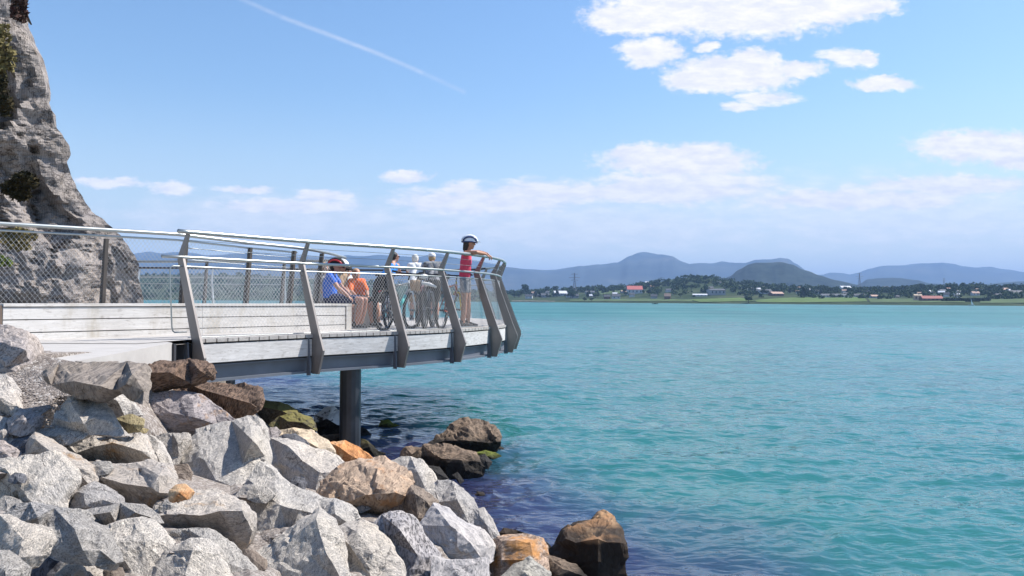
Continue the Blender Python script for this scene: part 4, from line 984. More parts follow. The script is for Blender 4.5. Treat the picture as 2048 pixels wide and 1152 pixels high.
# ------------------------------------------------------------------ cliff
def cliff():
    edge = [(-420, 20), (-300, 26), (-60, 52), (0, 50), (25, 58), (50, 60), (80, 72), (120, 90), (170, 101), (185, 103), (200, 99), (215, 104), (228, 113), (250, 113), (270, 126), (290, 136), (305, 137), (320, 130), (345, 134), (370, 143), (395, 158), (420, 172), (440, 200), (455, 216), (475, 233), (495, 247), (515, 260), (530, 266), (550, 262), (570, 268), (590, 273), (620, 275), (660, 276)]
    YC = 18.5
    rows = list(np.arange(-420, 661, 3.5)); nu = 150
    V_ = []
    for py in rows:
        ex = interp([(a, b) for a, b in edge], py)
        base = P(ex, py, YC)
        for j in range(nu):
            t = j / (nu - 1)            # 0: behind the edge, 1: far left near
            if t < 0.12:
                u = 1 - t / 0.12; p = Vector((base.x * (1 + 4.0 * u / YC) - 1.2 * u ** 1.5, base.y + 4.0 * u, base.z))
            else:
                u = (t - 0.12) / 0.88
                run = 11.0
                p = base + Vector((-run * u, -5.2 * (u ** 0.8) * (1 - 0.25 * u) + 0.35 * math.sin(u * 9 + base.z * 0.5), 0))
            V_.append(p)
    V2 = []
    for i, p in enumerate(V_):
        j = i % nu; t = j / (nu - 1)
        # crease set: ridged folds dipping across the face
        q = Vector((p.x * 0.75 + p.z * 0.35, p.y * 0.75, p.z * 0.55 - p.x * 0.25))
        a = noise.fractal(q * 0.55, 1.0, 2.0, 4) * 0.4
        cell = noise.voronoi(Vector((p.x * 0.9, p.y * 0.9, p.z * 0.5 + p.x * 0.3)), distance_metric='DISTANCE')[0]
        c2 = noise.voronoi(Vector((p.x * 2.6, p.y * 2.6, p.z * 1.7 + p.x)), distance_metric='DISTANCE')[0]
        b_ = (min(0.5, cell[1] - cell[0]) - 0.2) * 0.45 + (min(0.15, c2[1] - c2[0]) - 0.1) * 0.5
        c = noise.fractal(p * 2.7, 1.0, 2.0, 5) * 0.13
        over = 0.9 * math.exp(-((p.z - 5.6) / 0.8) ** 2) * max(0, min(1, (t - 0.30) / 0.15)) - 0.8 * math.exp(-((p.z - 4.4) / 0.8) ** 2) * max(0, min(1, (t - 0.26) / 0.1))
        w = 0.25 if t < 0.16 else 1.0
        f_ = facet(Vector((p.x * .8 + 3, p.y * .5, p.z * .55 + p.x * .3))) * 2.3 + facet(Vector((p.x * 2.1, p.y * 1.2, p.z * 1.5 + p.x * .6))) * 0.45 + facet(p * 4.5) * .10
        d = (a + b_ + f_) * w + c + over
        V2.append(p + Vector((0.55 * d if t > .16 else .25 * d, -0.85 * d, 0.12 * b_)))
    F_ = []
    for i in range(len(rows) - 1):
        for j in range(nu - 1): F_.append((i * nu + j, i * nu + j + 1, (i + 1) * nu + j + 1, (i + 1) * nu + j))
    m = rockmat('cliff_rock', (0.36, 0.325, 0.30), (0.17, 0.155, 0.14), patch=(0.20, 0.155, 0.115), pamt=0.15, sp=7, sthr=0.42, aniso=(1, 1, 1.6), tide=0, vein=0.25, bump=1.0)
    m.node_tree.nodes['Bump'].inputs['Distance'].default_value = 0.12
    nt = m.node_tree; nd = nt.nodes; lk = nt.links; bs = nd['Principled BSDF']
    src = bs.inputs['Base Color'].links[0].from_socket
    g = nd.new('ShaderNodeNewGeometry').outputs['Position']
    wp = tnoise(nt, g, 1.3, 5, 0.7); wa = nd.new('ShaderNodeVectorMath'); wa.operation = 'MULTIPLY_ADD'; lk.new(wp.outputs['Color'], wa.inputs[0]); wa.inputs[1].default_value = (1.6, 1.6, 1.6); lk.new(mapv(nt, g, (.8, .8, .45), (0, .5, .2)), wa.inputs[2])
    cur = src
    for sc_, th_ in ((0.9, 0.035), (2.3, 0.03)):
        vd = nd.new('ShaderNodeTexVoronoi'); vd.feature = 'DISTANCE_TO_EDGE'; vd.inputs['Scale'].default_value = sc_; lk.new(wa.outputs[0], vd.inputs['Vector'])
        cr = rampnode(nt, [(0.0, (0.16, 0.15, 0.15)), (th_, (1, 1, 1))], vd.outputs['Distance'])
        cur = mixc(nt, 0.8, cur, cr.outputs[0], 'MULTIPLY')
    lk.new(cur, bs.inputs['Base Color'])
    o = meshobj('cliff', V2, F_, m, origin=P(150, 640, YC)); tag(o, 'steep grey weathered cliff face rising at the left behind the railing', 'cliff')
    return o
cliff()
def plant(name, px, py, Y, spread, n, size, mat, label, cat='bush', down=0.0):
    rnd = random.Random(int(px * 3 + py)); c = P(px, py, Y)
    sx, sz = spread[0] * Y / F, spread[1] * Y / F
    e = empty(name, c - Vector((0, 0, sz)), label, cat, 'plants growing on the cliff')
    cs = [(tuple(c + Vector((rnd.uniform(-.6, .6) * sx, rnd.uniform(-.2, .2), rnd.uniform(-.6, .6) * sz))), (sx * .5, sx * .4, sz * .5)) for _ in range(7)]
    leafcloud(cs, n, size, rnd).build('foliage', mat, e)
    st = MB()
    for k in range(7):
        q = c + Vector((rnd.uniform(-.8, .8) * sx, rnd.uniform(-.1, .1), rnd.uniform(-.5, .9) * sz))
        st.tube([c + Vector((-.3 * sx, .5, -.6 * sz)), (c + q) / 2 + Vector((0, .05, -.05)), q], [.02, .014, .006], 4)
    st.build('stem', BK, e)
LBK = leafmat('leaf_dark_ivy', (0.012, 0.015, 0.008), (0.035, 0.03, 0.014), (0.07, 0.05, 0.022), 6)
LRD = leafmat('leaf_dry_heather', (0.08, 0.035, 0.035), (0.06, 0.04, 0.03), (0.12, 0.06, 0.05), 6)
LGR = leafmat('leaf_fresh', (0.06, 0.10, 0.02), (0.12, 0.16, 0.03), (0.18, 0.2, 0.05), 6)
LOL = leafmat('leaf_dry_grass', (0.10, 0.085, 0.035), (0.17, 0.14, 0.06), (0.24, 0.2, 0.09), 6)
plant('bush', 40, 378, 15.7, (42, 34), 1500, .045, LBK, 'dark brown bush on the shaded ledge of the cliff')
plant('bush', 40, 15, 17.2, (18, 30), 500, .05, LRD, 'reddish flowering plant hanging at the top of the cliff')
plant('bush', 5, 105, 15.8, (20, 60), 700, .05, LOL, 'dry yellow-brown plant on the upper cliff at the left edge')
plant('bush', 5, 190, 15.4, (20, 40), 600, .045, LBK, 'dark brown plant below the dry one on the upper cliff')
plant('bush', 28, 478, 13.2, (48, 22), 900, .04, LOL, 'olive grass tuft on the foot of the cliff above the railing')
plant('bush', 2, 520, 12.6, (12, 12), 250, .035, LGR, 'fresh green sprig at the left edge behind the mesh')
# ------------------------------------------------------------------ platform geometry in plan
POSTPX = [375, 615, 786, 895, 967, 999, 1008]
POSTY = [10.37, 12.0, 13.2, 14.35, 15.75, 17.0, 18.1]
RP_ = [Vector(((x - 1024) / F * y, y, 0)) for x, y in zip(POSTPX, POSTY)]     # rail line at the posts
def catmull(pts, n=12, ext=True):
    p = [pts[0] * 2 - pts[1]] + list(pts) + [pts[-1] * 2 - pts[-2]]
    out = []
    for i in range(1, len(p) - 2):
        for k in range(n):
            t = k / n
            out.append(0.5 * ((2 * p[i]) + (-p[i - 1] + p[i + 1]) * t + (2 * p[i - 1] - 5 * p[i] + 4 * p[i + 1] - p[i + 2]) * t * t + (-p[i - 1] + 3 * p[i] - 3 * p[i + 1] + p[i + 2]) * t ** 3))
    out.append(p[-2].copy()); return out
TIP = [Vector((-.17, 19.3, 0)), Vector((-.3, 20.6, 0)), Vector((-.7, 21.9, 0)), Vector((-1.35, 23.0, 0)), Vector((-2.8, 23.6, 0)), Vector((-4.6, 23.6, 0)), Vector((-6.6, 23.3, 0)), Vector((-8.6, 23.0, 0)), Vector((-10.6, 22.8, 0)), Vector((-12.6, 22.8, 0))]
ALL = RP_ + TIP
NB = 12
RAIL = catmull(ALL, NB)            # whole outer rail line
def frames(line):
    n = len(line); T = []
    for i in range(n):
        t = (line[min(i + 1, n - 1)] - line[max(i - 1, 0)]).normalized(); T.append(t)
    return T
TT = frames(RAIL); NN = [Vector((t.y, -t.x, 0)) for t in TT]      # outward
def off(i, u, z): return RAIL[i] + NN[i] * u + Vector((0, 0, z))
i1 = NB * 6                          # index of the seventh post
def extend(line, d):                 # extend start
    t = (line[0] - line[1]).normalized(); return [line[0] + t * d] + line

TIM = None
def timber(name, c0, c1, axis_rot, stain=None, plank=0.0):
    m, nd, lk, b = newmat(name); nt = m.node_tree
    g = nd.new('ShaderNodeNewGeometry').outputs['Position']
    v = mapv(nt, mapv(nt, g, (1, 1, 1), (0, 0, axis_rot)), (0.9, 9, 12))
    n = tnoise(nt, v, 3.0, 6, 0.65, 0.8); n2 = tnoise(nt, g, 1.4, 5, 0.6)
    n4 = tnoise(nt, mapv(nt, g, (1, 1, 3)), 9.0, 4, 0.65)
    c = rampnode(nt, [(0.3, c0), (0.65, c1)], n.outputs['Fac'])
    d = rampnode(nt, [(0.3, (0.86, 0.85, 0.84)), (0.6, (1, 1, 1))], n2.outputs['Fac'])
    cc_ = mixc(nt, 1.0, c.outputs[0], d.outputs[0], 'MULTIPLY')
    dd_ = rampnode(nt, [(0.55, (1, 1, 1)), (0.72, (0.68, 0.66, 0.64))], n4.outputs['Fac'])
    cc_ = mixc(nt, 1.0, cc_, dd_.outputs[0], 'MULTIPLY')
    if stain:
        n3 = tnoise(nt, mapv(nt, g, (2.2, 2.2, 0.5)), 1.0, 6, 0.7)
        f = rampnode(nt, [(0.5, (0, 0, 0)), (0.72, (.8, .8, .8))], n3.outputs['Fac'])
        cc_ = mixc(nt, f.outputs[0], cc_, stain)
    lk.new(cc_, b.inputs['Base Color']); b.inputs['Roughness'].default_value = 0.8; b.inputs['Specular IOR Level'].default_value = 0.2
    bp = nd.new('ShaderNodeBump'); bp.inputs['Strength'].default_value = 0.35; bp.inputs['Distance'].default_value = 0.01
    lk.new(n.outputs['Fac'], bp.inputs['Height']); lk.new(bp.outputs[0], b.inputs['Normal'])
    return m
T_FAS = timber('weathered_fascia_timber', (0.48, 0.47, 0.46), (0.68, 0.67, 0.66), -0.9)
T_BEN = timber('pale_bench_timber', (0.60, 0.57, 0.535), (0.74, 0.71, 0.675), -0.91, (0.42, 0.36, 0.26))
T_DECK = timber('pale_deck_timber', (0.34, 0.32, 0.30), (0.50, 0.48, 0.46), 0.66)
STEEL = plain('stainless_tube', (0.40, 0.42, 0.41), 0.36, 0.75, var=0.05, scale=3)
POSTM = plain('painted_post_steel', (0.25, 0.225, 0.21), 0.42, 0.3, var=0.10, scale=3)
BEAM = plain('dark_beam_steel', (0.13, 0.145, 0.175), 0.5, 0.2, var=0.15, scale=2)
WIRE = plain('steel_wire', (0.46, 0.46, 0.45), 0.4, 0.5, var=0.05)
COLM = plain('column_steel', (0.035, 0.04, 0.05), 0.4, 0.3, var=0.3, scale=3)
CONC = plain('concrete', (0.40, 0.38, 0.36), 0.9, var=0.10, scale=3, bump=0.3)
DARK = plain('dark_steel_gap_shade', (0.03, 0.03, 0.035), 0.6)  # near-black for dark steel parts and for shade painted behind open gaps

# back rail (between the bench and the cliff)
QPX = [(-330, 9.2), (-160, 9.75), (0, 10.39), (175, 11.2), (355, 12.2), (500, 13.25), (588, 14.0), (644, 14.75), (676, 15.9), (690, 16.9)]
QH = [1.47, 1.475, 1.485, 1.495, 1.505, 1.45, 1.43, 1.40, 1.39, 1.39]
QL = [Vector(((x - 1024) / F * y, y, 0)) for x, y in QPX] + [Vector((-3.95, 17.7, 0)), Vector((-4.9, 18.3, 0)), Vector((-6.2, 18.6, 0)), Vector((-8.2, 18.8, 0)), Vector((-10.5, 19.0, 0))]
QR = catmull(QL, 10)
QT = frames(QR); QN = [Vector((-t.y, t.x, 0)) for t in QT]    # away from the deck

plat = empty('viewing_platform', (RP_[3].x - 1.0, RP_[3].y + 1.5, 0), 'curved timber viewing platform cantilevered out over the water on steel columns', 'viewing platform')
def build_deck():
    outer = [off(i, 0.13, 0) for i in range(len(RAIL))]
    poly = [Vector((-4.35, 9.3, 0))] + outer + [Vector((-12.6, 20.6, 0))]
    inner = [q + n * 0.12 for q, n in zip(QR, QN)]
    k0 = next(i for i, q in enumerate(inner) if q.y > 9.3)
    poly += [Vector((-12.6, 19.2, 0))] + list(reversed(inner[k0:]))
    v2 = [Vector((p.x, p.y)) for p in poly]; n = len(v2)
    vv, ee, ff, ov, oe, of = delaunay_2d_cdt(v2, [(i, (i + 1) % n) for i in range(n)], [list(range(n))], 1, 1e-4)
    mb = MB()
    V_ = [(v.x, v.y, DECK) for v in vv] + [(v.x, v.y, DECK - 0.05) for v in vv]; k = len(vv)
    F_ = [tuple(f) for f in ff] + [tuple(reversed([i + k for i in f])) for f in ff]
    mb.add(V_, F_); mb.build('deck_surface', T_DECK, plat)
    # plank ends along the outer edge: short boards proud of the fascia with gaps between
    pe = MB(); L = 0; i = 0
    for i in range(0, i1 + 20):
        a0 = RAIL[i]; a1 = RAIL[i + 1]; seg = (a1 - a0).length; nb = max(1, round(seg / 0.145))
        for j in range(nb):
            f0, f1 = (j + .04) / nb, (j + .93) / nb
            p = [a0.lerp(a1, f0) + NN[i] * .10, a0.lerp(a1, f1) + NN[i] * .10, a0.lerp(a1, f1) + NN[i] * .158, a0.lerp(a1, f0) + NN[i] * .158]
            pe.prism([(q.x, q.y) for q in p][::-1], DECK - 0.045, DECK + 0.003)
    pe.build('plank_ends', T_DECK, plat)
    # fascia boards, one per bay
    def band(name, i0, i_1, u0, u1, z0, z1, mat, trim=0.0):
        mb = MB(); idx = list(range(i0, i_1 + 1)); v = []
        for n_, i in enumerate(idx):
            o = Vector((0, 0, 0))
            if n_ == 0: o = TT[i] * trim
            if n_ == len(idx) - 1: o = -TT[i] * trim
            v += [off(i, u0, z0) + o, off(i, u1, z0) + o, off(i, u1, z1) + o, off(i, u0, z1) + o]
        f = []
        for n_ in range(len(idx) - 1):
            a, c = n_ * 4, n_ * 4 + 4
            for q in range(4): f.append((a + q, c + q, c + (q + 1) % 4, a + (q + 1) % 4))
        e = (len(idx) - 1) * 4; f += [(0, 1, 2, 3), (e + 3, e + 2, e + 1, e)]
        mb.add(v, f); return mb.build(name, mat, plat)
    for b_ in range(len(ALL) - 1):
        band('fascia_board', b_ * NB, (b_ + 1) * NB, 0.10, 0.145, DECK - 0.315, DECK - 0.068, T_FAS, 0.02)
    # edge beam: an I section under the boards
    tot = len(RAIL) - 1
    band('edge_beam', 0, tot, -0.04, 0.11, DECK - 0.36, DECK - 0.345, BEAM)
    band('edge_beam', 0, tot, 0.02, 0.04, DECK - 0.535, DECK - 0.36, BEAM)
    band('edge_beam', 0, tot, -0.04, 0.13, DECK - 0.57, DECK - 0.535, BEAM)
    band('gap_shade_strip', 0, tot, 0.05, 0.09, DECK - 0.345, DECK - 0.05, DARK)  # near-black strip puts shade into the open gaps around the fascia
    # cross beams under the deck
    cb = MB()
    for i in range(0, i1 + 1, 6):
        p = off(i, 0.0, DECK - 0.5); q = off(i, -2.2, DECK - 0.5); s = TT[i] * 0.04
        cb.add([p - s, p + s, q + s, q - s, p - s + Vector((0, 0, .43)), p + s + Vector((0, 0, .43)), q + s + Vector((0, 0, .43)), q - s + Vector((0, 0, .43))], [(0, 3, 2, 1), (4, 5, 6, 7), (0, 1, 5, 4), (1, 2, 6, 5), (2, 3, 7, 6), (3, 0, 4, 7)])
    cb.build('cross_beams', BEAM, plat)
    for (px, Y, r) in ((702.5, 12.75, 0.165), (457, 16.6, 0.15)):
        X = (px - 1024) / F * Y; c = MB(); n = 28
        # lightly ribbed sheet-pile like column
        for s in range(1):
            ring = []
            for k in range(n * 2):
                a = 2 * math.pi * k / (n * 2); ring.append((X + (r + (0.0015 if k % 4 < 2 else -0.0015)) * math.cos(a), Y + (r + (0.0015 if k % 4 < 2 else -0.0015)) * math.sin(a)))
            c.prism(ring, -0.6, DECK - 0.58)
        c.build('column', COLM, plat)
build_deck()

def post_profile(): return [(-.13, -.60), (.08, -.60), (.225, -.25), (.085, .02), (-.33 + .0, 1.075), (-.245, 1.375), (-.315, 1.375), (-.52, 1.065), (-.49, 1.0), (-.10, -.05), (-.10, -.30)]
# profile in (u, z), u measured from the fascia face line; rail line sits at u = -0.28
def make_post(parent, base, T, Nn, prof, th=0.034, mat=None, name='post', z0=DECK):
    n = len(prof); v = []
    for s in (-1, 1):
        for (u, z) in prof: v.append(base + Nn * u + T * (s * th / 2) + Vector((0, 0, z0 + z)))
    f = [tuple(range(n)), tuple(reversed(range(n, 2 * n)))] + [(i, n + i, n + (i + 1) % n, (i + 1) % n) for i in range(n)]
    mb = MB(); mb.add(v, f)
    return mb.build(name, mat or POSTM, parent)
PROF = [(.13, -.58), (.29, -.58), (.40, -.23), (.285, .05), (-.09, 1.06), (.028, 1.365), (-.028, 1.365), (-.19, 1.09), (-.205, 1.03), (.12, .0), (.148, -.06), (.148, -.32), (.13, -.36)]
# the rail line itself is u = 0, mid rail at u ~ -.10
wires_total = 0
def rail_tube(parent, pts, r, name='handrail', mat=None, n=10):
    mb = MB(); mb.tube(pts, r, n); o = mb.build(name, mat or STEEL, parent, smooth=True); return o
def mesh_panel(parent, bot, top, pitch, r=0.0018):
    """diamond wire mesh between two matching polylines"""
    mb = MB()
    L = [0]
    for a, b_ in zip(bot, bot[1:]): L.append(L[-1] + (b_ - a).length)
    H = (top[0] - bot[0]).length; total = L[-1]
    def S(s, t):
        s = min(max(s, 0), total); i = 0
        while i < len(L) - 2 and L[i + 1] < s: i += 1
        f = (s - L[i]) / max(1e-6, (L[i + 1] - L[i]))
        return bot[i].lerp(bot[i + 1], f).lerp(top[i].lerp(top[i + 1], f), t)
    slope = 0.80        # horizontal run per vertical rise
    run = H * slope; k = -run
    while k < total:
        for sgn in (1, -1):
            s0, s1 = (k, k + run) if sgn == 1 else (k + run, k)
            t0, t1 = 0.0, 1.0
            if s0 < 0: t0 = (0 - s0) / (s1 - s0)
            if s0 > total: t0 = (total - s0) / (s1 - s0)
            if s1 < 0: t1 = (0 - s0) / (s1 - s0)
            if s1 > total: t1 = (total - s0) / (s1 - s0)
            if t1 - t0 < 0.02: continue
            nseg = 2
            mb.tube([S(s0 + (s1 - s0) * (t0 + (t1 - t0) * q / nseg), t0 + (t1 - t0) * q / nseg) for q in range(nseg + 1)], r, 3, caps=False)
        k += pitch
    return mb.build('mesh_panel', WIRE, parent)

near = empty('railing', (RP_[2].x, RP_[2].y, DECK), 'steel railing with wide angled posts along the open edge of the platform', 'railing', 'railings of the platform')
NE = i1 + NB * 3         # the near railing ends on the far side of the tip
for k in range(7): make_post(near, RAIL[k * NB], TT[k * NB], NN[k * NB], PROF)
for k in range(7, 10): make_post(near, RAIL[k * NB], TT[k * NB], NN[k * NB], PROF)
for k in range(0, 10):     # dark wedge plates standing in for each post's shadow at its foot
    i = k * NB; b_ = RAIL[i] - TT[i] * 0.085
    make_post(near, b_, TT[i], NN[i], [(.12, -.60), (.20, -.60), (.155, -.03), (.12, -.03)], 0.02, BEAM, 'shadow_wedge')
top = [off(i, 0, DECK + 1.39) for i in range(0, NE + 1)]
top = [top[0] + (top[0] - top[1]).normalized() * 0.14] + top
rail_tube(near, top, 0.030, 'handrail')
mid = [off(i, -0.10, DECK + 1.065) for i in range(0, NE + 1)]
mid = [mid[0] + (mid[0] - mid[1]).normalized() * 0.30] + mid
rail_tube(near, mid, 0.021, 'mid_rail')
low = [off(i, -0.10, DECK + 0.945) for i in range(0, NE + 1)]
# looped end of the lower rail, down to the deck
lp = low[0]; dn = (low[0] - low[1]).normalized() * 0.19
foot = off(0, -0.04, DECK + 0.09)
loop = [foot + TT[0] * 0.02, foot + dn * .78, foot + dn * .92 + Vector((0, 0, .02)), foot + dn + Vector((0, 0, .07)), lp + dn * 1.0 + Vector((0, 0, -.06)), lp + dn * .93 + Vector((0, 0, -.015)), lp + dn * .75]
rail_tube(near, loop + low, 0.0095, 'lower_rail', n=8)
for zz, uu in ((1.285, -.03), (1.18, -.065)):
    rail_tube(near, [off(i, uu, DECK + zz) for i in range(0, NE + 1)], 0.0035, 'cable', n=4)
for k in range(9):
    ids = list(range(k * NB, (k + 1) * NB + 1, 2))
    mesh_panel(near, [off(i, .02, DECK + .03) for i in ids], [off(i, -.10, DECK + .94) for i in ids], 0.058 if k < 6 else 0.09, 0.0018)
rail_tube(near, [off(i, .02, DECK + 0.02) for i in range(0, NE + 1)], 0.006, 'bottom_wire', n=4)
stub = MB(); pA = P(347, 700, 9.62); stub.box((-.02, -.03, -.75), (.02, .03, -.02), Matrix.Translation((pA.x, 9.62, DECK))); stub.build('end_post', DARK, near)

far = empty('railing', (RAIL[-20].x, RAIL[-20].y, DECK), 'distant railing along the far side of the platform with thin pale posts', 'railing', 'railings of the platform')
GALV = plain('pale_galvanised_post', (0.42, 0.45, 0.48), 0.5, 0.3)
m0 = NE
for k in range(10, len(ALL)):
    make_post(far, RAIL[min(k * NB, len(RAIL) - 1)], TT[min(k * NB, len(RAIL) - 1)], NN[min(k * NB, len(RAIL) - 1)], PROF, 0.03, GALV)
rail_tube(far, [off(i, 0, DECK + 1.39) for i in range(m0, len(RAIL))], 0.028, 'handrail', DARK)
rail_tube(far, [off(i, -.1, DECK + 1.12) for i in range(m0, len(RAIL))], 0.012, 'mid_rail', GALV, 6)
rail_tube(far, [off(i, -.1, DECK + 0.94) for i in range(m0, len(RAIL))], 0.012, 'lower_rail', GALV, 6)
for k in range(9, len(ALL) - 1):
    ids = list(range(k * NB, (k + 1) * NB + 1, 3))
    mesh_panel(far, [off(i, .02, DECK + .03) for i in ids], [off(i, -.10, DECK + .94) for i in ids], 0.13, 0.0022)

back = empty('railing', (QR[60].x, QR[60].y, DECK), 'curving railing with mesh behind the long white bench', 'railing', 'railings of the platform')
BROWN = plain('brown_post_steel', (0.10, 0.085, 0.075), 0.6, 0.2)
def qoff(i, u, z):
    k = min(i / 10, 8.999); h = QH[int(k)] + (QH[int(k) + 1] - QH[int(k)]) * (k - int(k))
    return QR[i] + QN[i] * u + Vector((0, 0, DECK + (z - DECK) * (h / 1.395)))
rail_tube(back, [qoff(i, 0, DECK + 1.395) for i in range(len(QR))], 0.028, 'handrail')
rail_tube(back, [qoff(i, 0.02, DECK + 1.315) for i in range(0, 62)], 0.015, 'mid_rail', n=8)
BP = [(.16, -.3), (.26, -.3), (.22, .05), (.04, 1.37), (-.03, 1.37), (.10, .05)]
qi = {i: None for i in range(0, 1)}
def qindex(px):
    best = min(range(len(QR) - 30), key=lambda i: abs(1024 + F * QR[i].x / QR[i].y - px) if QR[i].y < 17 else 1e9); return best
pp = [qindex(x) for x in (-160, 205, 375, 500, 588, 644, 680)] + [len(QR) - 40, len(QR) - 28, len(QR) - 16, len(QR) - 3]
for i in pp: make_post(back, QR[i], QT[i], QN[i], BP, 0.045, BROWN)
for zz in (1.22, 1.05):
    rail_tube(back, [qoff(i, .03, DECK + zz) for i in range(pp[2], len(QR))], 0.004, 'cable', n=4)
for a, b_ in zip(pp, pp[1:]):
    if b_ - a < 2: continue
    ids = list(range(a, b_ + 1))
    mesh_panel(back, [qoff(i, .13, DECK + .1) for i in ids], [qoff(i, .03, DECK + 1.30 if b_ <= pp[2] + 1 else DECK + 1.30) for i in ids], 0.062 if a < pp[5] else 0.1, 0.0018)

# ------------------------------------------------------------------ bench
B0 = Vector((-6.25, 9.84, 0)); B1 = Vector((-2.80, 14.02, 0))
bd = (B1 - B0).normalized(); bn = Vector((bd.y, -bd.x, 0))
BLEN = (B1 - B0).length
bench = empty('bench', (B0 + B1) / 2 + Vector((0, 0, DECK)), 'long white painted timber box bench on the platform', 'bench', 'timber benches on the platform')
def bbox(mb, s0, s1, w0, w1, z0, z1):
    v = []
    for z in (z0, z1):
        for (s, w) in ((s0, w0), (s1, w0), (s1, w1), (s0, w1)): v.append(B0 + bd * s - bn * w + Vector((0, 0, DECK + z)))
    mb.add(v, [(0, 1, 2, 3), (4, 7, 6, 5), (0, 4, 5, 1), (1, 5, 6, 2), (2, 6, 7, 3), (3, 7, 4, 0)])
def build_bench():
    mb = MB(); cuts = [0, 1.45, 3.05, BLEN - .12]
    for row in range(3):
        pass
    t = MB()
    for j in range(4):
        bbox(t, 0, BLEN, 0.0 + j * .125, .117 + j * .125, 0.415, 0.45)
    t.build('seat', T_BEN, bench)
    for (z0, z1) in ((0.255, 0.402), (0.092, 0.243), (0.0, 0.08)):
        f = MB()
        for (a, c) in ((0.0, 2.62), (2.625, BLEN - .145)): bbox(f, a, c, 0.012, 0.04, z0, z1)
        f.build('side_board', T_BEN, bench)
    e = MB()
    for (z0, z1) in ((0.0, 0.413),): bbox(e, BLEN - .115, BLEN - .004, 0.006, .49, z0, z1)
    bbox(e, -.004, .0, 0.02, .49, 0, .41)
    e.build('end_panel', T_BEN, bench)
    e = MB(); bbox(e, -.62, -.012, 0.01, .49, 0.0, .43); e.build('end_panel', plain('brown_end_board', (.16, .12, .09), .8), bench)
    g = MB(); bbox(g, 0.02, BLEN - .14, .045, .48, 0.001, .41); g.build('inner_frame', DARK, bench)
build_bench()
b2 = empty('bench', P(740, 640, 15.6), 'short pale bench end behind the orange shirted person', 'bench', 'timber benches on the platform')
mb = MB(); mb.box((-.75, -.25, 0), (.22, .25, .41), Matrix.Translation(Vector((P(735, 640, 15.9).x, 15.9, DECK)))); mb.build('side_board', T_BEN, b2)
mb = MB(); mb.box((-.77, -.27, .415), (.24, .27, .45), Matrix.Translation(Vector((P(735, 640, 15.9).x, 15.9, DECK)))); mb.build('seat', T_BEN, b2)

# ------------------------------------------------------------------ concrete path slab
def slab():
    e0 = Vector((-4.07, 9.6)); e1 = Vector((P(128, 725, 6.5).x, 6.5))
    poly = [e1, e0, Vector((-4.5, 10.2)), Vector((-6.6, 10.2)), Vector((-12, 9.0)), Vector((-14, 7.0)), Vector((-7.0, 7.6)), Vector((-4.9, 7.35)), Vector((-4.2, 7.15))]
    mb = MB(); mb.prism([(p.x, p.y) for p in poly], DECK - 0.42, DECK - 0.006)
    for k in (0, 6, 7, 8): mb.v[k].z = DECK - 0.2
    o = mb.build('path', CONC); o['kind'] = 'structure'
slab()
mb = MB(); mb.prism([(-16, 9.2), (-6.8, 10.3), (-5.0, 13), (-6.0, 17), (-9, 19), (-20, 19)], 0.6, DECK - 0.08)
o = mb.build('ground', rockmat('cliff_foot', (0.3, 0.28, 0.26), (0.1, 0.1, 0.09), sp=10, tide=0)); o['kind'] = 'structure'
# ------------------------------------------------------------------ people
def skinmat(name, c): return plain(name, c, 0.55, var=0.06, scale=12)
SK = skinmat('skin_tanned', (0.42, 0.20, 0.125)); SK2 = skinmat('skin_fair', (0.45, 0.23, 0.155)); LEG = skinmat('skin_leg', (0.40, 0.20, 0.14))
def cloth(name, c, var=0.12): return plain(name, c, 0.85, var=var, scale=20, bump=0.3)
C_PINK = cloth('pink_vest', (0.72, 0.07, 0.13)); C_WHITE = cloth('white_cloth', (0.68, 0.68, 0.68)); C_NAVY = cloth('navy_cloth', (0.015, 0.022, 0.075)); C_BLUE = cloth('blue_jersey', (0.02, 0.12, 0.52))
C_ORANGE = cloth('orange_shirt', (0.85, 0.15, 0.03), .3); C_BLACK = cloth('black_cloth', (0.012, 0.012, 0.014)); C_TAN = cloth('tan_cloth', (0.30, 0.20, 0.12)); C_CREAM = cloth('cream_cloth', (0.66, 0.63, 0.58), .25)
C_GREY = cloth('grey_cloth', (0.22, 0.22, 0.24), .3); C_TURQ = cloth('bright_blue_vest', (0.03, 0.22, 0.62)); HAIRD = plain('dark_hair', (0.02, 0.014, 0.012), .6, bump=.5, scale=60)
HAIRW = plain('white_hair', (0.62, 0.60, 0.56), .8, bump=.5, scale=60); HAIRB = plain('fair_hair', (0.42, 0.28, 0.15), .8, bump=.5, scale=60)
HELW = plain('helmet_white', (0.82, 0.83, 0.86), .3); HELB = plain('helmet_blue', (0.04, 0.06, 0.16), .35); HELR = plain('helmet_red', (0.5, 0.03, 0.04), .35); HELG = plain('helmet_grey', (0.45, 0.45, 0.43), .4)
SHOE = plain('dark_shoe', (0.03, 0.028, 0.03), .7, var=.4, scale=30); SOLE = plain('shoe_sole', (0.5, 0.5, 0.5), .8); LENS = plain('sunglass_lens', (0.01, 0.01, 0.012), .1); YEL = plain('yellow_accent', (0.8, 0.55, 0.03), .5)
DG = []
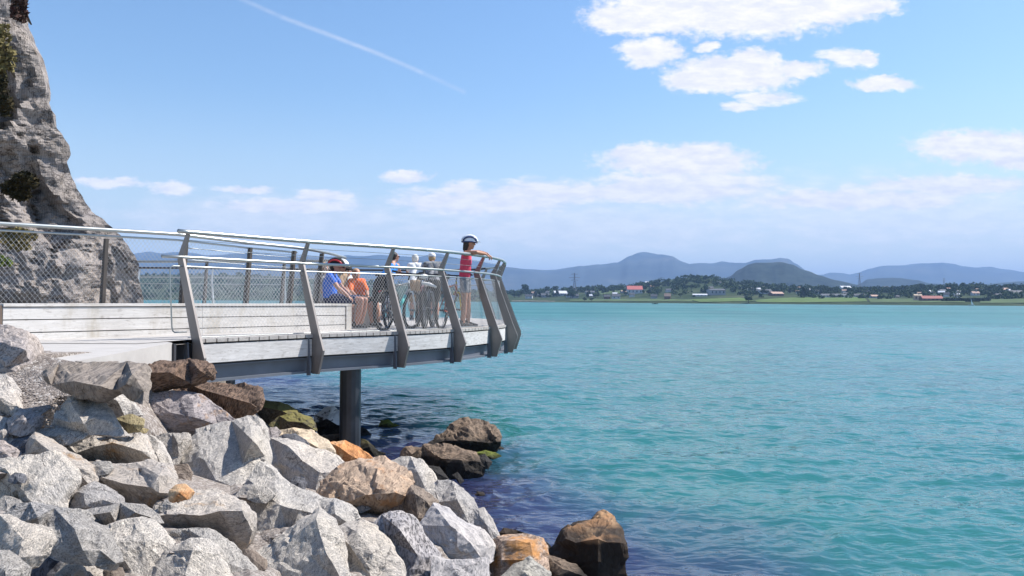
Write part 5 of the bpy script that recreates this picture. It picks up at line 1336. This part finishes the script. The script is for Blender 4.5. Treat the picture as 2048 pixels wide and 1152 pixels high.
def voxelise(name, mb, mat, parent, size=0.011, smooth=3, origin=None):
    """fuse overlapping forms into one continuous surface"""
    tmp = mb.build('tmp', mat, origin=(0, 0, 0))
    r = tmp.modifiers.new('r', 'REMESH'); r.mode = 'VOXEL'; r.voxel_size = size; r.use_smooth_shade = True
    s = tmp.modifiers.new('s', 'SMOOTH'); s.iterations = smooth; s.factor = 0.5
    bpy.context.view_layer.update()
    dg = bpy.context.evaluated_depsgraph_get()
    me = bpy.data.meshes.new_from_object(tmp.evaluated_get(dg)); me.name = name
    bpy.data.objects.remove(tmp)
    o = bpy.data.objects.new(name, me); COL.objects.link(o)
    org = pworld(parent) if parent is not None else Vector(origin)
    me.transform(Matrix.Translation(-org))
    if parent is not None: o.parent = parent
    else: o.location = org
    if not me.materials: me.materials.append(mat)
    else: me.materials[0] = mat
    return o
def limb(mb, a, b, ra, rb, n=14, bulge=0.0):
    a, b = Vector(a), Vector(b); m = 7; pts = [a.lerp(b, i / (m - 1)) for i in range(m)]
    rs = [ra + (rb - ra) * i / (m - 1) + bulge * math.sin(math.pi * i / (m - 1)) for i in range(m)]
    mb.tube(pts, rs, n); mb.ball(a, ra, 12, 8); mb.ball(b, rb, 12, 8)
def hand(mb, wrist, dirv, palmn, s=1.0, curl=0.5):
    """palm, four curled fingers and a thumb"""
    d = Vector(dirv).normalized(); nrm = Vector(palmn); nrm = (nrm - d * nrm.dot(d)).normalized(); sd = d.cross(nrm)
    w = Vector(wrist)
    for k in (-1, 0, 1): limb(mb, w + sd * k * .012 * s, w + d * .085 * s + sd * k * .024 * s, .016 * s, .014 * s, 8)
    for k, L in enumerate((.070, .078, .073, .058)):
        b0 = w + d * .088 * s + sd * (k - 1.5) * .020 * s
        b1 = b0 + (d * math.cos(curl * .6) + nrm * math.sin(curl * .6)) * L * .5 * s
        b2 = b1 + (d * math.cos(curl * 1.6) + nrm * math.sin(curl * 1.6)) * L * .5 * s
        limb(mb, b0, b1, .0095 * s, .009 * s, 8); limb(mb, b1, b2, .009 * s, .0075 * s, 8)
    t0 = w + d * .03 * s + sd * -.03 * s; t1 = t0 + (d * .7 - sd * .7 + nrm * .2).normalized() * .04 * s; t2 = t1 + (d * .9 - sd * .1 + nrm * .4).normalized() * .032 * s
    limb(mb, t0, t1, .013 * s, .0105 * s, 8); limb(mb, t1, t2, .0105 * s, .009 * s, 8)
def head(mb, c, face, up_=Vector((0, 0, 1)), s=1.0):
    f = Vector(face).normalized(); u = Vector(up_); u = (u - f * u.dot(f)).normalized(); r = f.cross(u)
    B = Matrix((f, r, u)).transposed()
    c = Vector(c)
    mb.ball(c + u * .02 * s - f * .01 * s, (.098 * s, .077 * s, .105 * s), 16, 12, B)
    mb.ball(c - u * .045 * s + f * .022 * s, (.066 * s, .056 * s, .07 * s), 14, 10, B)
    mb.ball(c - u * .10 * s + f * .055 * s, (.026 * s, .028 * s, .02 * s), 10, 8, B)      # chin
    limb(mb, c + f * .082 * s + u * .012 * s, c + f * .108 * s - u * .028 * s, .010 * s, .015 * s, 8)   # nose
    mb.ball(c + f * .082 * s - u * .062 * s, (.014 * s, .026 * s, .008 * s), 8, 6, B); mb.ball(c + f * .080 * s - u * .074 * s, (.014 * s, .023 * s, .008 * s), 8, 6, B)  # lips
    for k in (-1, 1):
        mb.ball(c + r * k * .076 * s - u * .005 * s - f * .005 * s, (.018 * s, .009 * s, .031 * s), 8, 6, B)   # ears
        mb.ball(c + f * .082 * s + r * k * .031 * s + u * .03 * s, (.012 * s, .02 * s, .008 * s), 8, 6, B)     # brow
        mb.ball(c + f * .055 * s + r * k * .04 * s - u * .025 * s, (.022 * s, .018 * s, .02 * s), 8, 6, B)     # cheek
    return B
def eyes(parent, c, face, s=1.0):
    f = Vector(face).normalized(); u = Vector((0, 0, 1)); u = (u - f * u.dot(f)).normalized(); r = f.cross(u)
    for k in (-1, 1):
        e = MB(); e.ball(Vector(c) + f * .083 * s + r * k * .031 * s + u * .012 * s, .0115 * s, 8, 6); e.build('eye', C_WHITE, parent, True)
def helmet(parent, c, face, shell, shell2, s=1.0, tilt=0.05):
    f = Vector(face).normalized(); u = (Vector((0, 0, 1)) + f * tilt); u = (u - f * u.dot(f)).normalized(); r = f.cross(u)
    c = Vector(c) + u * .03 * s
    root = None
    # ribs running front to back with vents between
    for k, (w, col) in enumerate(((-.075, shell2), (-.045, shell), (-.015, shell), (.015, shell), (.045, shell), (.075, shell2))):
        pts = []
        for i in range(11):
            a = math.radians(-18 + 200 * i / 10)
            rad = math.sqrt(max(0.15, 1 - (w / .105) ** 2))
            pts.append(c + f * (.148 * s * math.cos(a)) * rad ** .5 + u * (.118 * s * math.sin(a)) * rad + r * w * s * (0.75 + .3 * abs(math.sin(a))))
        mb = MB(); mb.tube(pts, [.011 * s] + [.016 * s] * 9 + [.011 * s], 8)
        if root is None:
            base = MB(); 
            n, m = 20, 7; v = []; fc = []
            for i in range(m):
                th = math.pi / 2 * i / (m - 1) * 1.08
                for q in range(n):
                    ph = 2 * math.pi * q / n
                    v.append(c + f * .135 * s * math.cos(ph) * math.sin(th) + r * .098 * s * math.sin(ph) * math.sin(th) + u * .108 * s * math.cos(th))
            for i in range(m - 1):
                for q in range(n): fc.append((i * n + q, i * n + (q + 1) % n, (i + 1) * n + (q + 1) % n, (i + 1) * n + q))
            base.add(v, fc); root = base.build('helmet', C_BLACK if shell is C_BLACK else (HELB if shell2 is not HELB else shell), parent, True)
        mb.build('helmet_rib', col, root, True)
    rim = MB(); rim.tube([c + f * .146 * s * math.cos(a) + r * .106 * s * math.sin(a) - u * .012 * s for a in [2 * math.pi * i / 20 for i in range(20)]], .013 * s, 6, closed=True)
    rim.build('helmet_rim', shell2, root, True)
    vz = MB(); vz.add([c + f * .13 * s + r * .07 * s - u * .0 * s, c + f * .13 * s - r * .07 * s, c + f * .205 * s - r * .04 * s - u * .012 * s, c + f * .205 * s + r * .04 * s - u * .012 * s,
                       c + f * .13 * s + r * .07 * s + u * .012 * s, c + f * .13 * s - r * .07 * s + u * .012 * s, c + f * .205 * s - r * .04 * s - u * .004 * s, c + f * .205 * s + r * .04 * s - u * .004 * s],
                      [(0, 1, 2, 3), (4, 7, 6, 5), (0, 4, 5, 1), (1, 5, 6, 2), (2, 6, 7, 3), (3, 7, 4, 0)]); vz.build('visor', shell, root)
    return root
def shades(parent, c, face, s=1.0):
    f = Vector(face).normalized(); u = Vector((0, 0, 1)); u = (u - f * u.dot(f)).normalized(); r = f.cross(u); c = Vector(c)
    g = MB()
    for k in (-1, 1):
        g.ball(c + f * .099 * s + r * k * .034 * s + u * .012 * s, (.012 * s, .03 * s, .021 * s), 10, 6, Matrix((f, r, u)).transposed())
        g.tube([c + f * .09 * s + r * k * .062 * s + u * .018 * s, c + r * k * .082 * s + u * .01 * s], .005 * s, 6)
    g.tube([c + f * .1 * s - r * .01 * s + u * .015 * s, c + f * .1 * s + r * .01 * s + u * .015 * s], .004 * s, 6)
    g.build('sunglasses', LENS, parent, True)
def shoe(parent, ankle, toe_dir, mat=SHOE, s=1.0):
    d = Vector(toe_dir); d.z = 0; d.normalize(); a = Vector((ankle[0], ankle[1], DECK)); u = Vector((0, 0, 1))
    mb = MB(); limb(mb, a - d * .05 * s + u * .045 * s, a + d * .05 * s + u * .05 * s, .042 * s, .045 * s); limb(mb, a + d * .05 * s + u * .045 * s, a + d * .165 * s + u * .032 * s, .044 * s, .03 * s)
    limb(mb, a - d * .03 * s + u * .06 * s, a - d * .02 * s + u * .105 * s, .04 * s, .043 * s)
    o = voxelise('shoe', mb, mat, parent, 0.011, 2)
    sl_ = MB(); r = d.cross(u)
    pl = [a - d * .09 * s - r * .03 * s, a - d * .09 * s + r * .03 * s, a + d * .08 * s + r * .045 * s, a + d * .17 * s + r * .03 * s, a + d * .195 * s, a + d * .17 * s - r * .03 * s, a + d * .08 * s - r * .045 * s]
    sl_.prism([(p.x, p.y) for p in pl], DECK + .004, DECK + .024); sl_.build('sole', SOLE, o)
def person(J, label, group, top, bottom, skin=SK, face=(1, 0, 0), s=1.0, hair=None, hairlong=False, hel=None, glasses=False, cap=None, sleeve=0.5, pant=0.55, skirt=False, shoes=SHOE, handdir=None, curl=0.6, build=1.0, legskin=None):
    """J: joints seen in the photograph, each (px, py, distance): head neck chest pelvis, and for L/R: sh el wr hip kn an"""
    W_ = {k: P(*v) for k, v in J.items()}
    for sd in 'NF':
        W_['an' + sd].z = DECK + 0.10
    e = empty('person', (W_['pelvis'].x, W_['pelvis'].y, DECK), label, 'person', group)
    b = MB(); q = s * build
    nk, ch, pv = W_['neck'], W_['chest'], W_['pelvis']
    hd = W_['head']
    head(b, hd, face, s=s)
    limb(b, nk - Vector((0, 0, .03)), hd - Vector((0, 0, .06 * s)), .056 * s, .05 * s)
    shl, shr = W_['shN'], W_['shF']
    limb(b, shl, shr, .058 * q, .058 * q); limb(b, nk, (shl + shr) / 2, .06 * q, .075 * q)
    ax = (shr - shl).normalized()
    mid_sh = (shl + shr) / 2 - Vector((0, 0, .04))
    for k in (-1, 1):
        limb(b, mid_sh + ax * k * .075 * q, ch + ax * k * .065 * q, .095 * q, .105 * q); limb(b, ch + ax * k * .065 * q, pv + ax * k * .055 * q, .10 * q, .105 * q)
    for sd in 'NF':
        limb(b, W_['sh' + sd], W_['el' + sd], .052 * q, .041 * q, bulge=.004); limb(b, W_['el' + sd], W_['wr' + sd], .041 * q, .027 * q, bulge=.006)
        dv = (W_['wr' + sd] - W_['el' + sd]).normalized() if handdir is None else Vector(handdir)
        hand(b, W_['wr' + sd], dv, Vector((0, 0, -1)) if abs(dv.z) < .8 else Vector(face), s, curl)
        limb(b, W_['hip' + sd], W_['kn' + sd], .088 * q, .056 * q, bulge=.006); limb(b, W_['kn' + sd], W_['an' + sd], .055 * q, .038 * q, bulge=.014)
        limb(b, W_['an' + sd], W_['an' + sd] + Vector((0, 0, -.04)), .04 * s, .04 * s)
    body = voxelise('body', b, skin, e, 0.0105, 3)
    # garments follow the body a little larger
    t = MB(); g = 1.10; 
    for k in (-1, 1):
        limb(t, mid_sh + ax * k * .075 * q + Vector((0, 0, .0)), ch + ax * k * .065 * q, .102 * q, .118 * q); limb(t, ch + ax * k * .065 * q, pv + ax * k * .055 * q + (ch - pv) * .05, .115 * q, .122 * q)
    if sleeve > 0:
        limb(t, shl, shr, .071 * q, .071 * q)
        for sd in 'NF': limb(t, W_['sh' + sd], W_['sh' + sd].lerp(W_['el' + sd], sleeve), .062 * q, .060 * q)
        limb(t, nk - Vector((0, 0, .05)), (shl + shr) / 2, .062 * q, .085 * q)
    else:
        for k in (-1, 1): limb(t, mid_sh + ax * k * .075 * q, nk + ax * k * .07 * q + Vector((0, 0, -.02)), .085 * q, .035 * q)
    voxelise('shirt', t, top, e, 0.011, 2)
    if bottom:
        p_ = MB()
        for k in (-1, 1): limb(p_, pv + ax * k * .05 * q + (ch - pv) * .25, pv + ax * k * .055 * q, .112 * q, .122 * q)
        for sd in 'NF':
            hp, kn, an = W_['hip' + sd], W_['kn' + sd], W_['an' + sd]
            limb(p_, hp, hp.lerp(kn, min(1, pant)), .106 * q, (.106 - .03 * min(1, pant)) * q)
            if pant > 1: limb(p_, kn, kn.lerp(an, pant - 1), .072 * q, .058 * q)
        if skirt:
            m_ = (W_['hipN'] + W_['hipF']) / 2; kk = (W_['knN'] + W_['knF']) / 2; limb(p_, m_, m_.lerp(kk, pant), .15, .17)
        voxelise('skirt' if skirt else ('trousers' if pant > 1 else 'shorts'), p_, bottom, e, 0.011, 2)
    f = Vector(face).normalized()
    for sd in 'NF': shoe(e, W_['an' + sd], f, shoes, s)
    u = Vector((0, 0, 1)); r = f.cross(u)
    if hair:
        h = MB(); B = Matrix((f, r, u)).transposed()
        if not cap: h.ball(hd + u * .035 * s - f * .028 * s, (.098 * s, .088 * s, .10 * s), 14, 10, B)
        h.ball(hd - u * .01 * s - f * .045 * s, (.065 * s, .084 * s, .085 * s), 12, 8, B)
        if hairlong:
            limb(h, hd - f * .06 * s, hd - f * .085 * s - u * .12 * s, .06 * s, .045 * s); limb(h, hd - f * .05 * s + r * .04, hd - f * .07 * s - u * .14 * s + r * .03, .05 * s, .03 * s)
        voxelise('hair', h, hair, e, 0.012, 2)
    if hel: helmet(e, hd, face, hel[0], hel[1], s)
    if cap:
        c = MB(); B = Matrix((f, r, u)).transposed(); c.ball(hd + u * .05 * s, (.108 * s, .092 * s, .082 * s), 14, 10, B)
        c.ball(hd + u * .05 * s + f * .13 * s, (.06 * s, .07 * s, .01 * s), 12, 6, B); voxelise('cap', c, cap, e, 0.011, 2)
    if glasses: shades(e, hd, face, s)
    else: eyes(e, hd, face, s)
    return e

# woman leaning on the handrail, side view, facing right
w = person(dict(head=(939, 486, 15.45), neck=(934, 502, 15.45), chest=(932, 524, 15.45), pelvis=(930, 553, 15.5), shN=(931, 507, 15.24), shF=(935, 506, 15.66),
    elN=(953, 505, 15.08), wrN=(971, 508, 15.30), elF=(957, 504, 15.75), wrF=(975, 508, 15.62), hipN=(929, 560, 15.42), hipF=(932, 560, 15.60), knN=(929, 602, 15.40), knF=(936, 602, 15.62), anN=(926, 645, 15.42), anF=(936, 645, 15.66)),
    'standing cyclist in pink vest and white helmet leaning on the handrail', 'people on the platform', C_PINK, C_GREY, SK, (1, 0.12, -0.02), 1.02, HAIRD, True, (HELW, HELB), True, sleeve=0, pant=.5, handdir=(0.8, 0.1, -0.6), curl=.9, build=.9)
PP = 'people on the platform'
# seated man in blue with a red and black helmet
person(dict(head=(672, 533, 14.35), neck=(664, 545, 14.4), chest=(659, 568, 14.4), pelvis=(661, 596, 14.4), shN=(659, 552, 14.2), shF=(667, 552, 14.6), elN=(676, 576, 14.1), wrN=(696, 592, 14.1), elF=(684, 575, 14.65), wrF=(703, 592, 14.5),
    hipN=(667, 598, 14.30), hipF=(672, 598, 14.52), knN=(722, 600, 14.15), knF=(730, 600, 14.5), anN=(714, 648, 14.2), anF=(722, 648, 14.55)),
    'seated man in blue jersey and navy shorts with red and black helmet', PP, C_BLUE, C_NAVY, LEG, (1, -.1, -.12), 1.0, HAIRD, False, (C_BLACK, HELR), False, sleeve=.55, pant=.75, curl=.8)
# orange shirted person
person(dict(head=(713, 549, 15.6), neck=(713, 560, 15.6), chest=(714, 575, 15.6), pelvis=(716, 597, 15.65), shN=(702, 563, 15.55), shF=(725, 563, 15.6), elN=(701, 582, 15.4), wrN=(712, 592, 15.2), elF=(733, 582, 15.5), wrF=(736, 596, 15.35),
    hipN=(714, 598, 15.5), hipF=(722, 598, 15.6), knN=(740, 603, 15.25), knF=(752, 603, 15.6), anN=(744, 645, 15.2), anF=(757, 645, 15.5)),
    'fair haired person in a bright orange shirt seated behind the man in blue', PP, C_ORANGE, C_BLACK, SK, (.5, -.85, 0), .93, HAIRB, sleeve=.9, pant=.95)
# dark haired person in cream
person(dict(head=(696, 542, 16.8), neck=(694, 552, 16.8), chest=(692, 568, 16.8), pelvis=(690, 592, 16.8), shN=(682, 557, 16.7), shF=(704, 557, 16.9), elN=(679, 575, 16.6), wrN=(690, 585, 16.4), elF=(706, 575, 16.8), wrF=(702, 588, 16.6),
    hipN=(686, 594, 16.7), hipF=(696, 594, 16.8), knN=(694, 598, 16.35), knF=(706, 598, 16.4), anN=(696, 635, 16.4), anF=(708, 635, 16.4)),
    'dark haired person in a cream shirt seated between the blue and the orange', PP, C_CREAM, C_NAVY, SK2, (.3, -.9, 0), .95, HAIRD, cap=C_BLACK, sleeve=.9, pant=.9)
# second helmet behind the blue jersey
person(dict(head=(683, 534, 15.5), neck=(680, 546, 15.5), chest=(680, 566, 15.5), pelvis=(678, 594, 15.5), shN=(672, 552, 15.4), shF=(688, 552, 15.6), elN=(674, 572, 15.3), wrN=(684, 588, 15.2), elF=(692, 572, 15.5), wrF=(698, 588, 15.3),
    hipN=(676, 597, 15.4), hipF=(684, 597, 15.5), knN=(694, 600, 15.0), knF=(702, 600, 15.2), anN=(696, 644, 15.0), anF=(704, 644, 15.2)),
    'person in a pale grey helmet half hidden behind the man in blue', PP, C_TAN, C_GREY, SK2, (.8, -.55, 0), 1.0, HAIRD, False, (HELW, HELG), False, sleeve=.5, pant=.9)
person(dict(head=(648, 537, 15.6), neck=(646, 548, 15.6), chest=(644, 568, 15.6), pelvis=(642, 594, 15.6), shN=(636, 554, 15.5), shF=(654, 554, 15.7), elN=(634, 574, 15.4), wrN=(646, 586, 15.3), elF=(658, 574, 15.5), wrF=(660, 588, 15.3),
    hipN=(640, 597, 15.5), hipF=(648, 597, 15.6), knN=(656, 600, 15.1), knF=(664, 600, 15.2), anN=(658, 644, 15.1), anF=(666, 644, 15.2)),
    'person at the far left of the seated group with a bare brown head', PP, C_GREY, C_GREY, SK2, (.8, -.5, 0), .98, HAIRB, sleeve=.6, pant=1.6)
# three standing at the far railing, backs to the viewer
person(dict(head=(790, 514, 20.3), neck=(785, 526, 20.2), chest=(781, 540, 20.1), pelvis=(769, 562, 19.8), shN=(776, 531, 20.0), shF=(795, 531, 20.3), elN=(785, 546, 20.4), wrN=(798, 548, 20.9), elF=(799, 545, 20.7), wrF=(806, 548, 21.1),
    hipN=(764, 567, 19.8), hipF=(774, 567, 19.85), knN=(765, 603, 19.8), knF=(777, 603, 19.9), anN=(763, 633, 19.7), anF=(777, 633, 19.9)),
    'woman in a bright blue vest and black skirt bending forward over the far rail', PP, C_TURQ, C_BLACK, SK2, (.75, .6, 0), 1.0, HAIRD, False, None, True, sleeve=0, pant=.75, skirt=True)
person(dict(head=(831, 519, 20.8), neck=(831, 529, 20.7), chest=(832, 545, 20.6), pelvis=(830, 566, 20.4), shN=(820, 531, 20.6), shF=(843, 531, 20.7), elN=(814, 549, 20.8), wrN=(820, 550, 21.3), elF=(849, 549, 20.9), wrF=(846, 550, 21.4),
    hipN=(825, 569, 20.4), hipF=(836, 569, 20.4), knN=(825, 603, 20.4), knF=(837, 603, 20.4), anN=(823, 634, 20.3), anF=(837, 634, 20.3)),
    'white haired person in a white shirt and tan shorts seen from behind', PP, C_WHITE, C_TAN, SK2, (.2, 1, 0), 1.04, HAIRW, sleeve=.45, pant=.95)
person(dict(head=(864, 516, 20.8), neck=(865, 526, 20.7), chest=(866, 543, 20.6), pelvis=(866, 566, 20.4), shN=(852, 529, 20.6), shF=(880, 529, 20.7), elN=(846, 550, 20.8), wrN=(852, 553, 21.3), elF=(887, 550, 20.9), wrF=(882, 553, 21.3),
    hipN=(861, 569, 20.4), hipF=(873, 569, 20.4), knN=(861, 603, 20.4), knF=(873, 603, 20.4), anN=(860, 634, 20.3), anF=(874, 634, 20.3)),
    'man in a white cap and black and white shirt seen from behind', PP, plain('black_white_shirt', (.19, .19, .20), .85, var=.98, scale=11), C_BLACK, SK2, (-.1, 1, 0), 1.1, HAIRB, cap=C_WHITE, sleeve=.5, pant=.9, build=1.05)

# ------------------------------------------------------------------ bicycles
RUB = plain('tyre_rubber', (0.015, 0.015, 0.016), .85); ALU = plain('bike_alloy', (0.16, 0.165, 0.175), .4, .6); BLK = plain('bike_black', (0.02, 0.02, 0.022), .4)
def paint(name, c): return plain(name, c, .3, var=.05)
def bicycle(rear, front, lean, frame, fork, label, saddle=BLK, accent=None):
    """rear, front: ground points under the wheels (world); lean: sideways tilt"""
    r = Vector(rear); f = Vector(front); r.z = f.z = DECK; d = (f - r); d.normalize(); wb = 1.05
    sx = d.cross(Vector((0, 0, 1))); u = (Vector((0, 0, 1)) * math.cos(lean) + sx * math.sin(lean)).normalized(); sd = d.cross(u)
    R_ = 0.335
    def L(x, y, z): return r + d * x + sd * y + u * z
    e = empty('bicycle', r + d * .5, label, 'bicycle', 'bicycles parked inside the railing')
    for x in (0, wb):
        t = MB(); t.tube([L(x + R_ * math.cos(a), 0, R_ + R_ * math.sin(a)) for a in [2 * math.pi * i / 40 for i in range(40)]], .029, 8, closed=True)
        t_ = t.build('wheel', RUB, e, True)
        m = MB(); m.tube([L(x + .305 * math.cos(a), 0, R_ + .305 * math.sin(a)) for a in [2 * math.pi * i / 36 for i in range(36)]], .011, 6, closed=True); m.build('rim', ALU, t_, True)
        s_ = MB()
        for k in range(24):
            a = 2 * math.pi * k / 24; o_ = .022 if k % 2 else -.022
            s_.tube([L(x + .02 * math.cos(a + .9), o_, R_ + .02 * math.sin(a + .9)), L(x + .30 * math.cos(a), 0, R_ + .30 * math.sin(a))], .0016, 3)
        s_.tube([L(x, -.05, R_), L(x, .05, R_)], .02, 8); s_.build('spokes', ALU, t_)
    bb = (.43, 0, .29); st = (.27, 0, .80); hd = (.83, 0, .83); hb = (.87, 0, .72)
    m = MB()
    m.tube([L(*bb), L(*st)], .017, 8); m.tube([L(*bb), L(*hb)], .023, 8); m.tube([L(.29, 0, .76), L(*hd)], .017, 8); m.tube([L(*hd), L(*hb)], .022, 8)
    for y in (-.05, .05): m.tube([L(0, y, R_), L(*bb)], .011, 6); m.tube([L(0, y, R_), L(.29, 0, .74)], .009, 6)
    m.build('frame', frame, e, True)
    k_ = MB()
    for y in (-.06, .06): k_.tube([L(wb, y, R_), L(.90, y, .66)], .015, 8)
    k_.tube([L(.90, -.06, .67), L(.90, .06, .67)], .016, 8); k_.tube([L(.9, 0, .67), L(.82, 0, .88)], .017, 8); k_.build('fork', fork, e, True)
    h = MB(); h.tube([L(.82, 0, .88), L(.86, 0, 1.0)], .014, 8); h.tube([L(.80, -.32, 1.03), L(.86, -.12, 1.0), L(.86, .12, 1.0), L(.80, .32, 1.03)], .013, 8); hh = h.build('handlebar', BLK, e, True)
    for y in (-1, 1):
        g_ = MB(); g_.tube([L(.81, .21 * y, 1.02), L(.795, .33 * y, 1.03)], .018, 8); g_.build('grip', BLK, hh, True)
        g_ = MB(); g_.tube([L(.86, .17 * y, 1.0), L(.90, .2 * y, .96)], .007, 6); g_.build('brake_lever', ALU, hh, True)
    p = MB(); p.tube([L(.27, 0, .78), L(.245, 0, .93)], .013, 8); p.build('seat_post', ALU, e, True)
    sa_ = MB(); limb(sa_, L(.13, 0, .955), L(.20, 0, .96), .05, .045, 10); limb(sa_, L(.20, 0, .96), L(.38, 0, .955), .042, .018, 10); limb(sa_, L(.14, -.05, .95), L(.14, .05, .95), .035, .035, 10)
    voxelise('saddle', sa_, saddle, e, .012, 2)
    c = MB(); 
    c.tube([L(*bb) + sd * .05 + (d * math.cos(a) * .085 + u * math.sin(a) * .085) for a in [2 * math.pi * i / 18 for i in range(18)]], .007, 5, closed=True)
    c.tube([L(.43, .06, .29), L(.36, .07, .14)], .01, 6); c.tube([L(.43, -.06, .29), L(.50, -.07, .44)], .01, 6)
    c.box((-.05, -.045, -.01), (.05, .045, .01), Matrix.Translation(L(.36, .12, .14))); c.box((-.05, -.045, -.01), (.05, .045, .01), Matrix.Translation(L(.50, -.12, .44))); c.build('crankset', ALU, e)
    ch_ = MB(); ch_.tube([L(.43, .05, .375), L(0, .05, R_ + .05), L(-.05, .05, R_), L(0, .05, R_ - .05), L(.43, .05, .205)], .006, 5); ch_.build('chain', BLK, e)
    if accent:
        a = MB(); a.tube([L(.55, 0, .40), L(.74, 0, .60)], .032, 10); a.build('bottle', accent, e, True)
    return e
def G_(px, Y): return Vector(((px - 1024) / F * Y, Y, DECK))
bicycle(G_(767, 13.75), G_(824, 14.75), .06, paint('frame_grey', (.12, .13, .14)), paint('fork_white', (.75, .78, .78)), 'grey mountain bike with a white and teal front fork behind the third post', accent=paint('bottle_teal', (.05, .45, .42)))
bicycle(G_(850, 14.4), G_(866, 15.5), -.05, paint('frame_black', (.025, .025, .03)), paint('fork_grey', (.3, .3, .3)), 'dark bike with a white saddle parked end on to the viewer', saddle=plain('saddle_white', (.75, .75, .75), .5))
bicycle(G_(882, 14.75), G_(914, 15.75), .05, paint('frame_orange', (.55, .09, .03)), paint('fork_yellow', (.85, .62, .04)), 'orange framed mountain bike with a yellow fork beside the fourth post', accent=plain('bottle_clear', (.7, .7, .68), .3))
bicycle(G_(836, 15.6), G_(846, 16.6), .04, paint('frame_dark_red', (.10, .015, .015)), BLK, 'dark red bike standing between the grey one and the white saddled one')
bicycle(G_(776, 15.0), G_(796, 16.1), -.07, paint('frame_silver', (.45, .46, .48)), BLK, 'silver bike hidden behind the grey one next to the black bag')
# bags
def bag(px, py, Y, w, h, dpt, mat, label, name='backpack'):
    c = P(px, py, Y); e = empty(name, c - Vector((0, 0, h / 2)), label, 'bag', 'bags by the bicycles')
    b = MB(); b.ball(c, (w / 2, dpt / 2, h / 2), 16, 12); b.ball(c + Vector((0, 0, -h * .18)), (w * .54, dpt * .55, h * .36), 14, 10); b.ball(c + Vector((0, -dpt * .4, -h * .15)), (w * .36, dpt * .25, h * .24), 12, 8)
    voxelise('bag_body', b, mat, e, .014, 2)
    for k in (-1, 1):
        s = MB(); s.tube([c + Vector((k * w * .25, dpt * .3, h * .4)), c + Vector((k * w * .3, dpt * .7, h * .1)), c + Vector((k * w * .25, dpt * .3, -h * .35))], .014, 6); s.build('strap', mat, e, True)
    s = MB(); s.tube([c + Vector((-.05, 0, h * .47)), c + Vector((-.03, 0, h * .56)), c + Vector((.03, 0, h * .56)), c + Vector((.05, 0, h * .47))], .010, 6); s.build('handle', mat, e, True)
    if mat is C_BLACK:
        l = MB(); l.box((-.04, -.006, -.02), (.04, .006, .02), Matrix.Translation(c + Vector((.02, -dpt * .66, -h * .12)))); l.build('patch', HELR, e)
bag(762, 577, 15.3, .32, .50, .22, C_BLACK, 'black backpack with a small red patch hanging on the bicycles')
mb = MB(); c = P(862, 575, 14.7)
limb(mb, P(845, 566, 14.6), P(860, 569, 14.6), .03, .035); limb(mb, P(860, 569, 14.6), P(872, 574, 14.6), .035, .02)
o = voxelise('folded_jacket', mb, C_WHITE, None, .012, 2, origin=P(860, 580, 14.6)); tag(o, 'white folded jacket laid over the saddle of the dark bike', 'jacket')
# ------------------------------------------------------------------ air
def build_haze():
    m = bpy.data.materials.new('haze_air'); m.use_nodes = True; nd = m.node_tree.nodes; nd.clear()
    o = nd.new('ShaderNodeOutputMaterial'); v = nd.new('ShaderNodeVolumePrincipled')
    v.inputs['Color'].default_value = (0.38, 0.60, 1.0, 1); v.inputs['Density'].default_value = HAZE_D; v.inputs['Anisotropy'].default_value = 0.0
    m.node_tree.links.new(v.outputs[0], o.inputs['Volume'])
    mb = MB(); mb.box((-14000, -60, -3), (14000, 12500, 480)); ob = mb.build('haze', m, origin=(0, 0, -3)); ob['kind'] = 'stuff'
HAZE_D = 1.35e-4
build_haze()
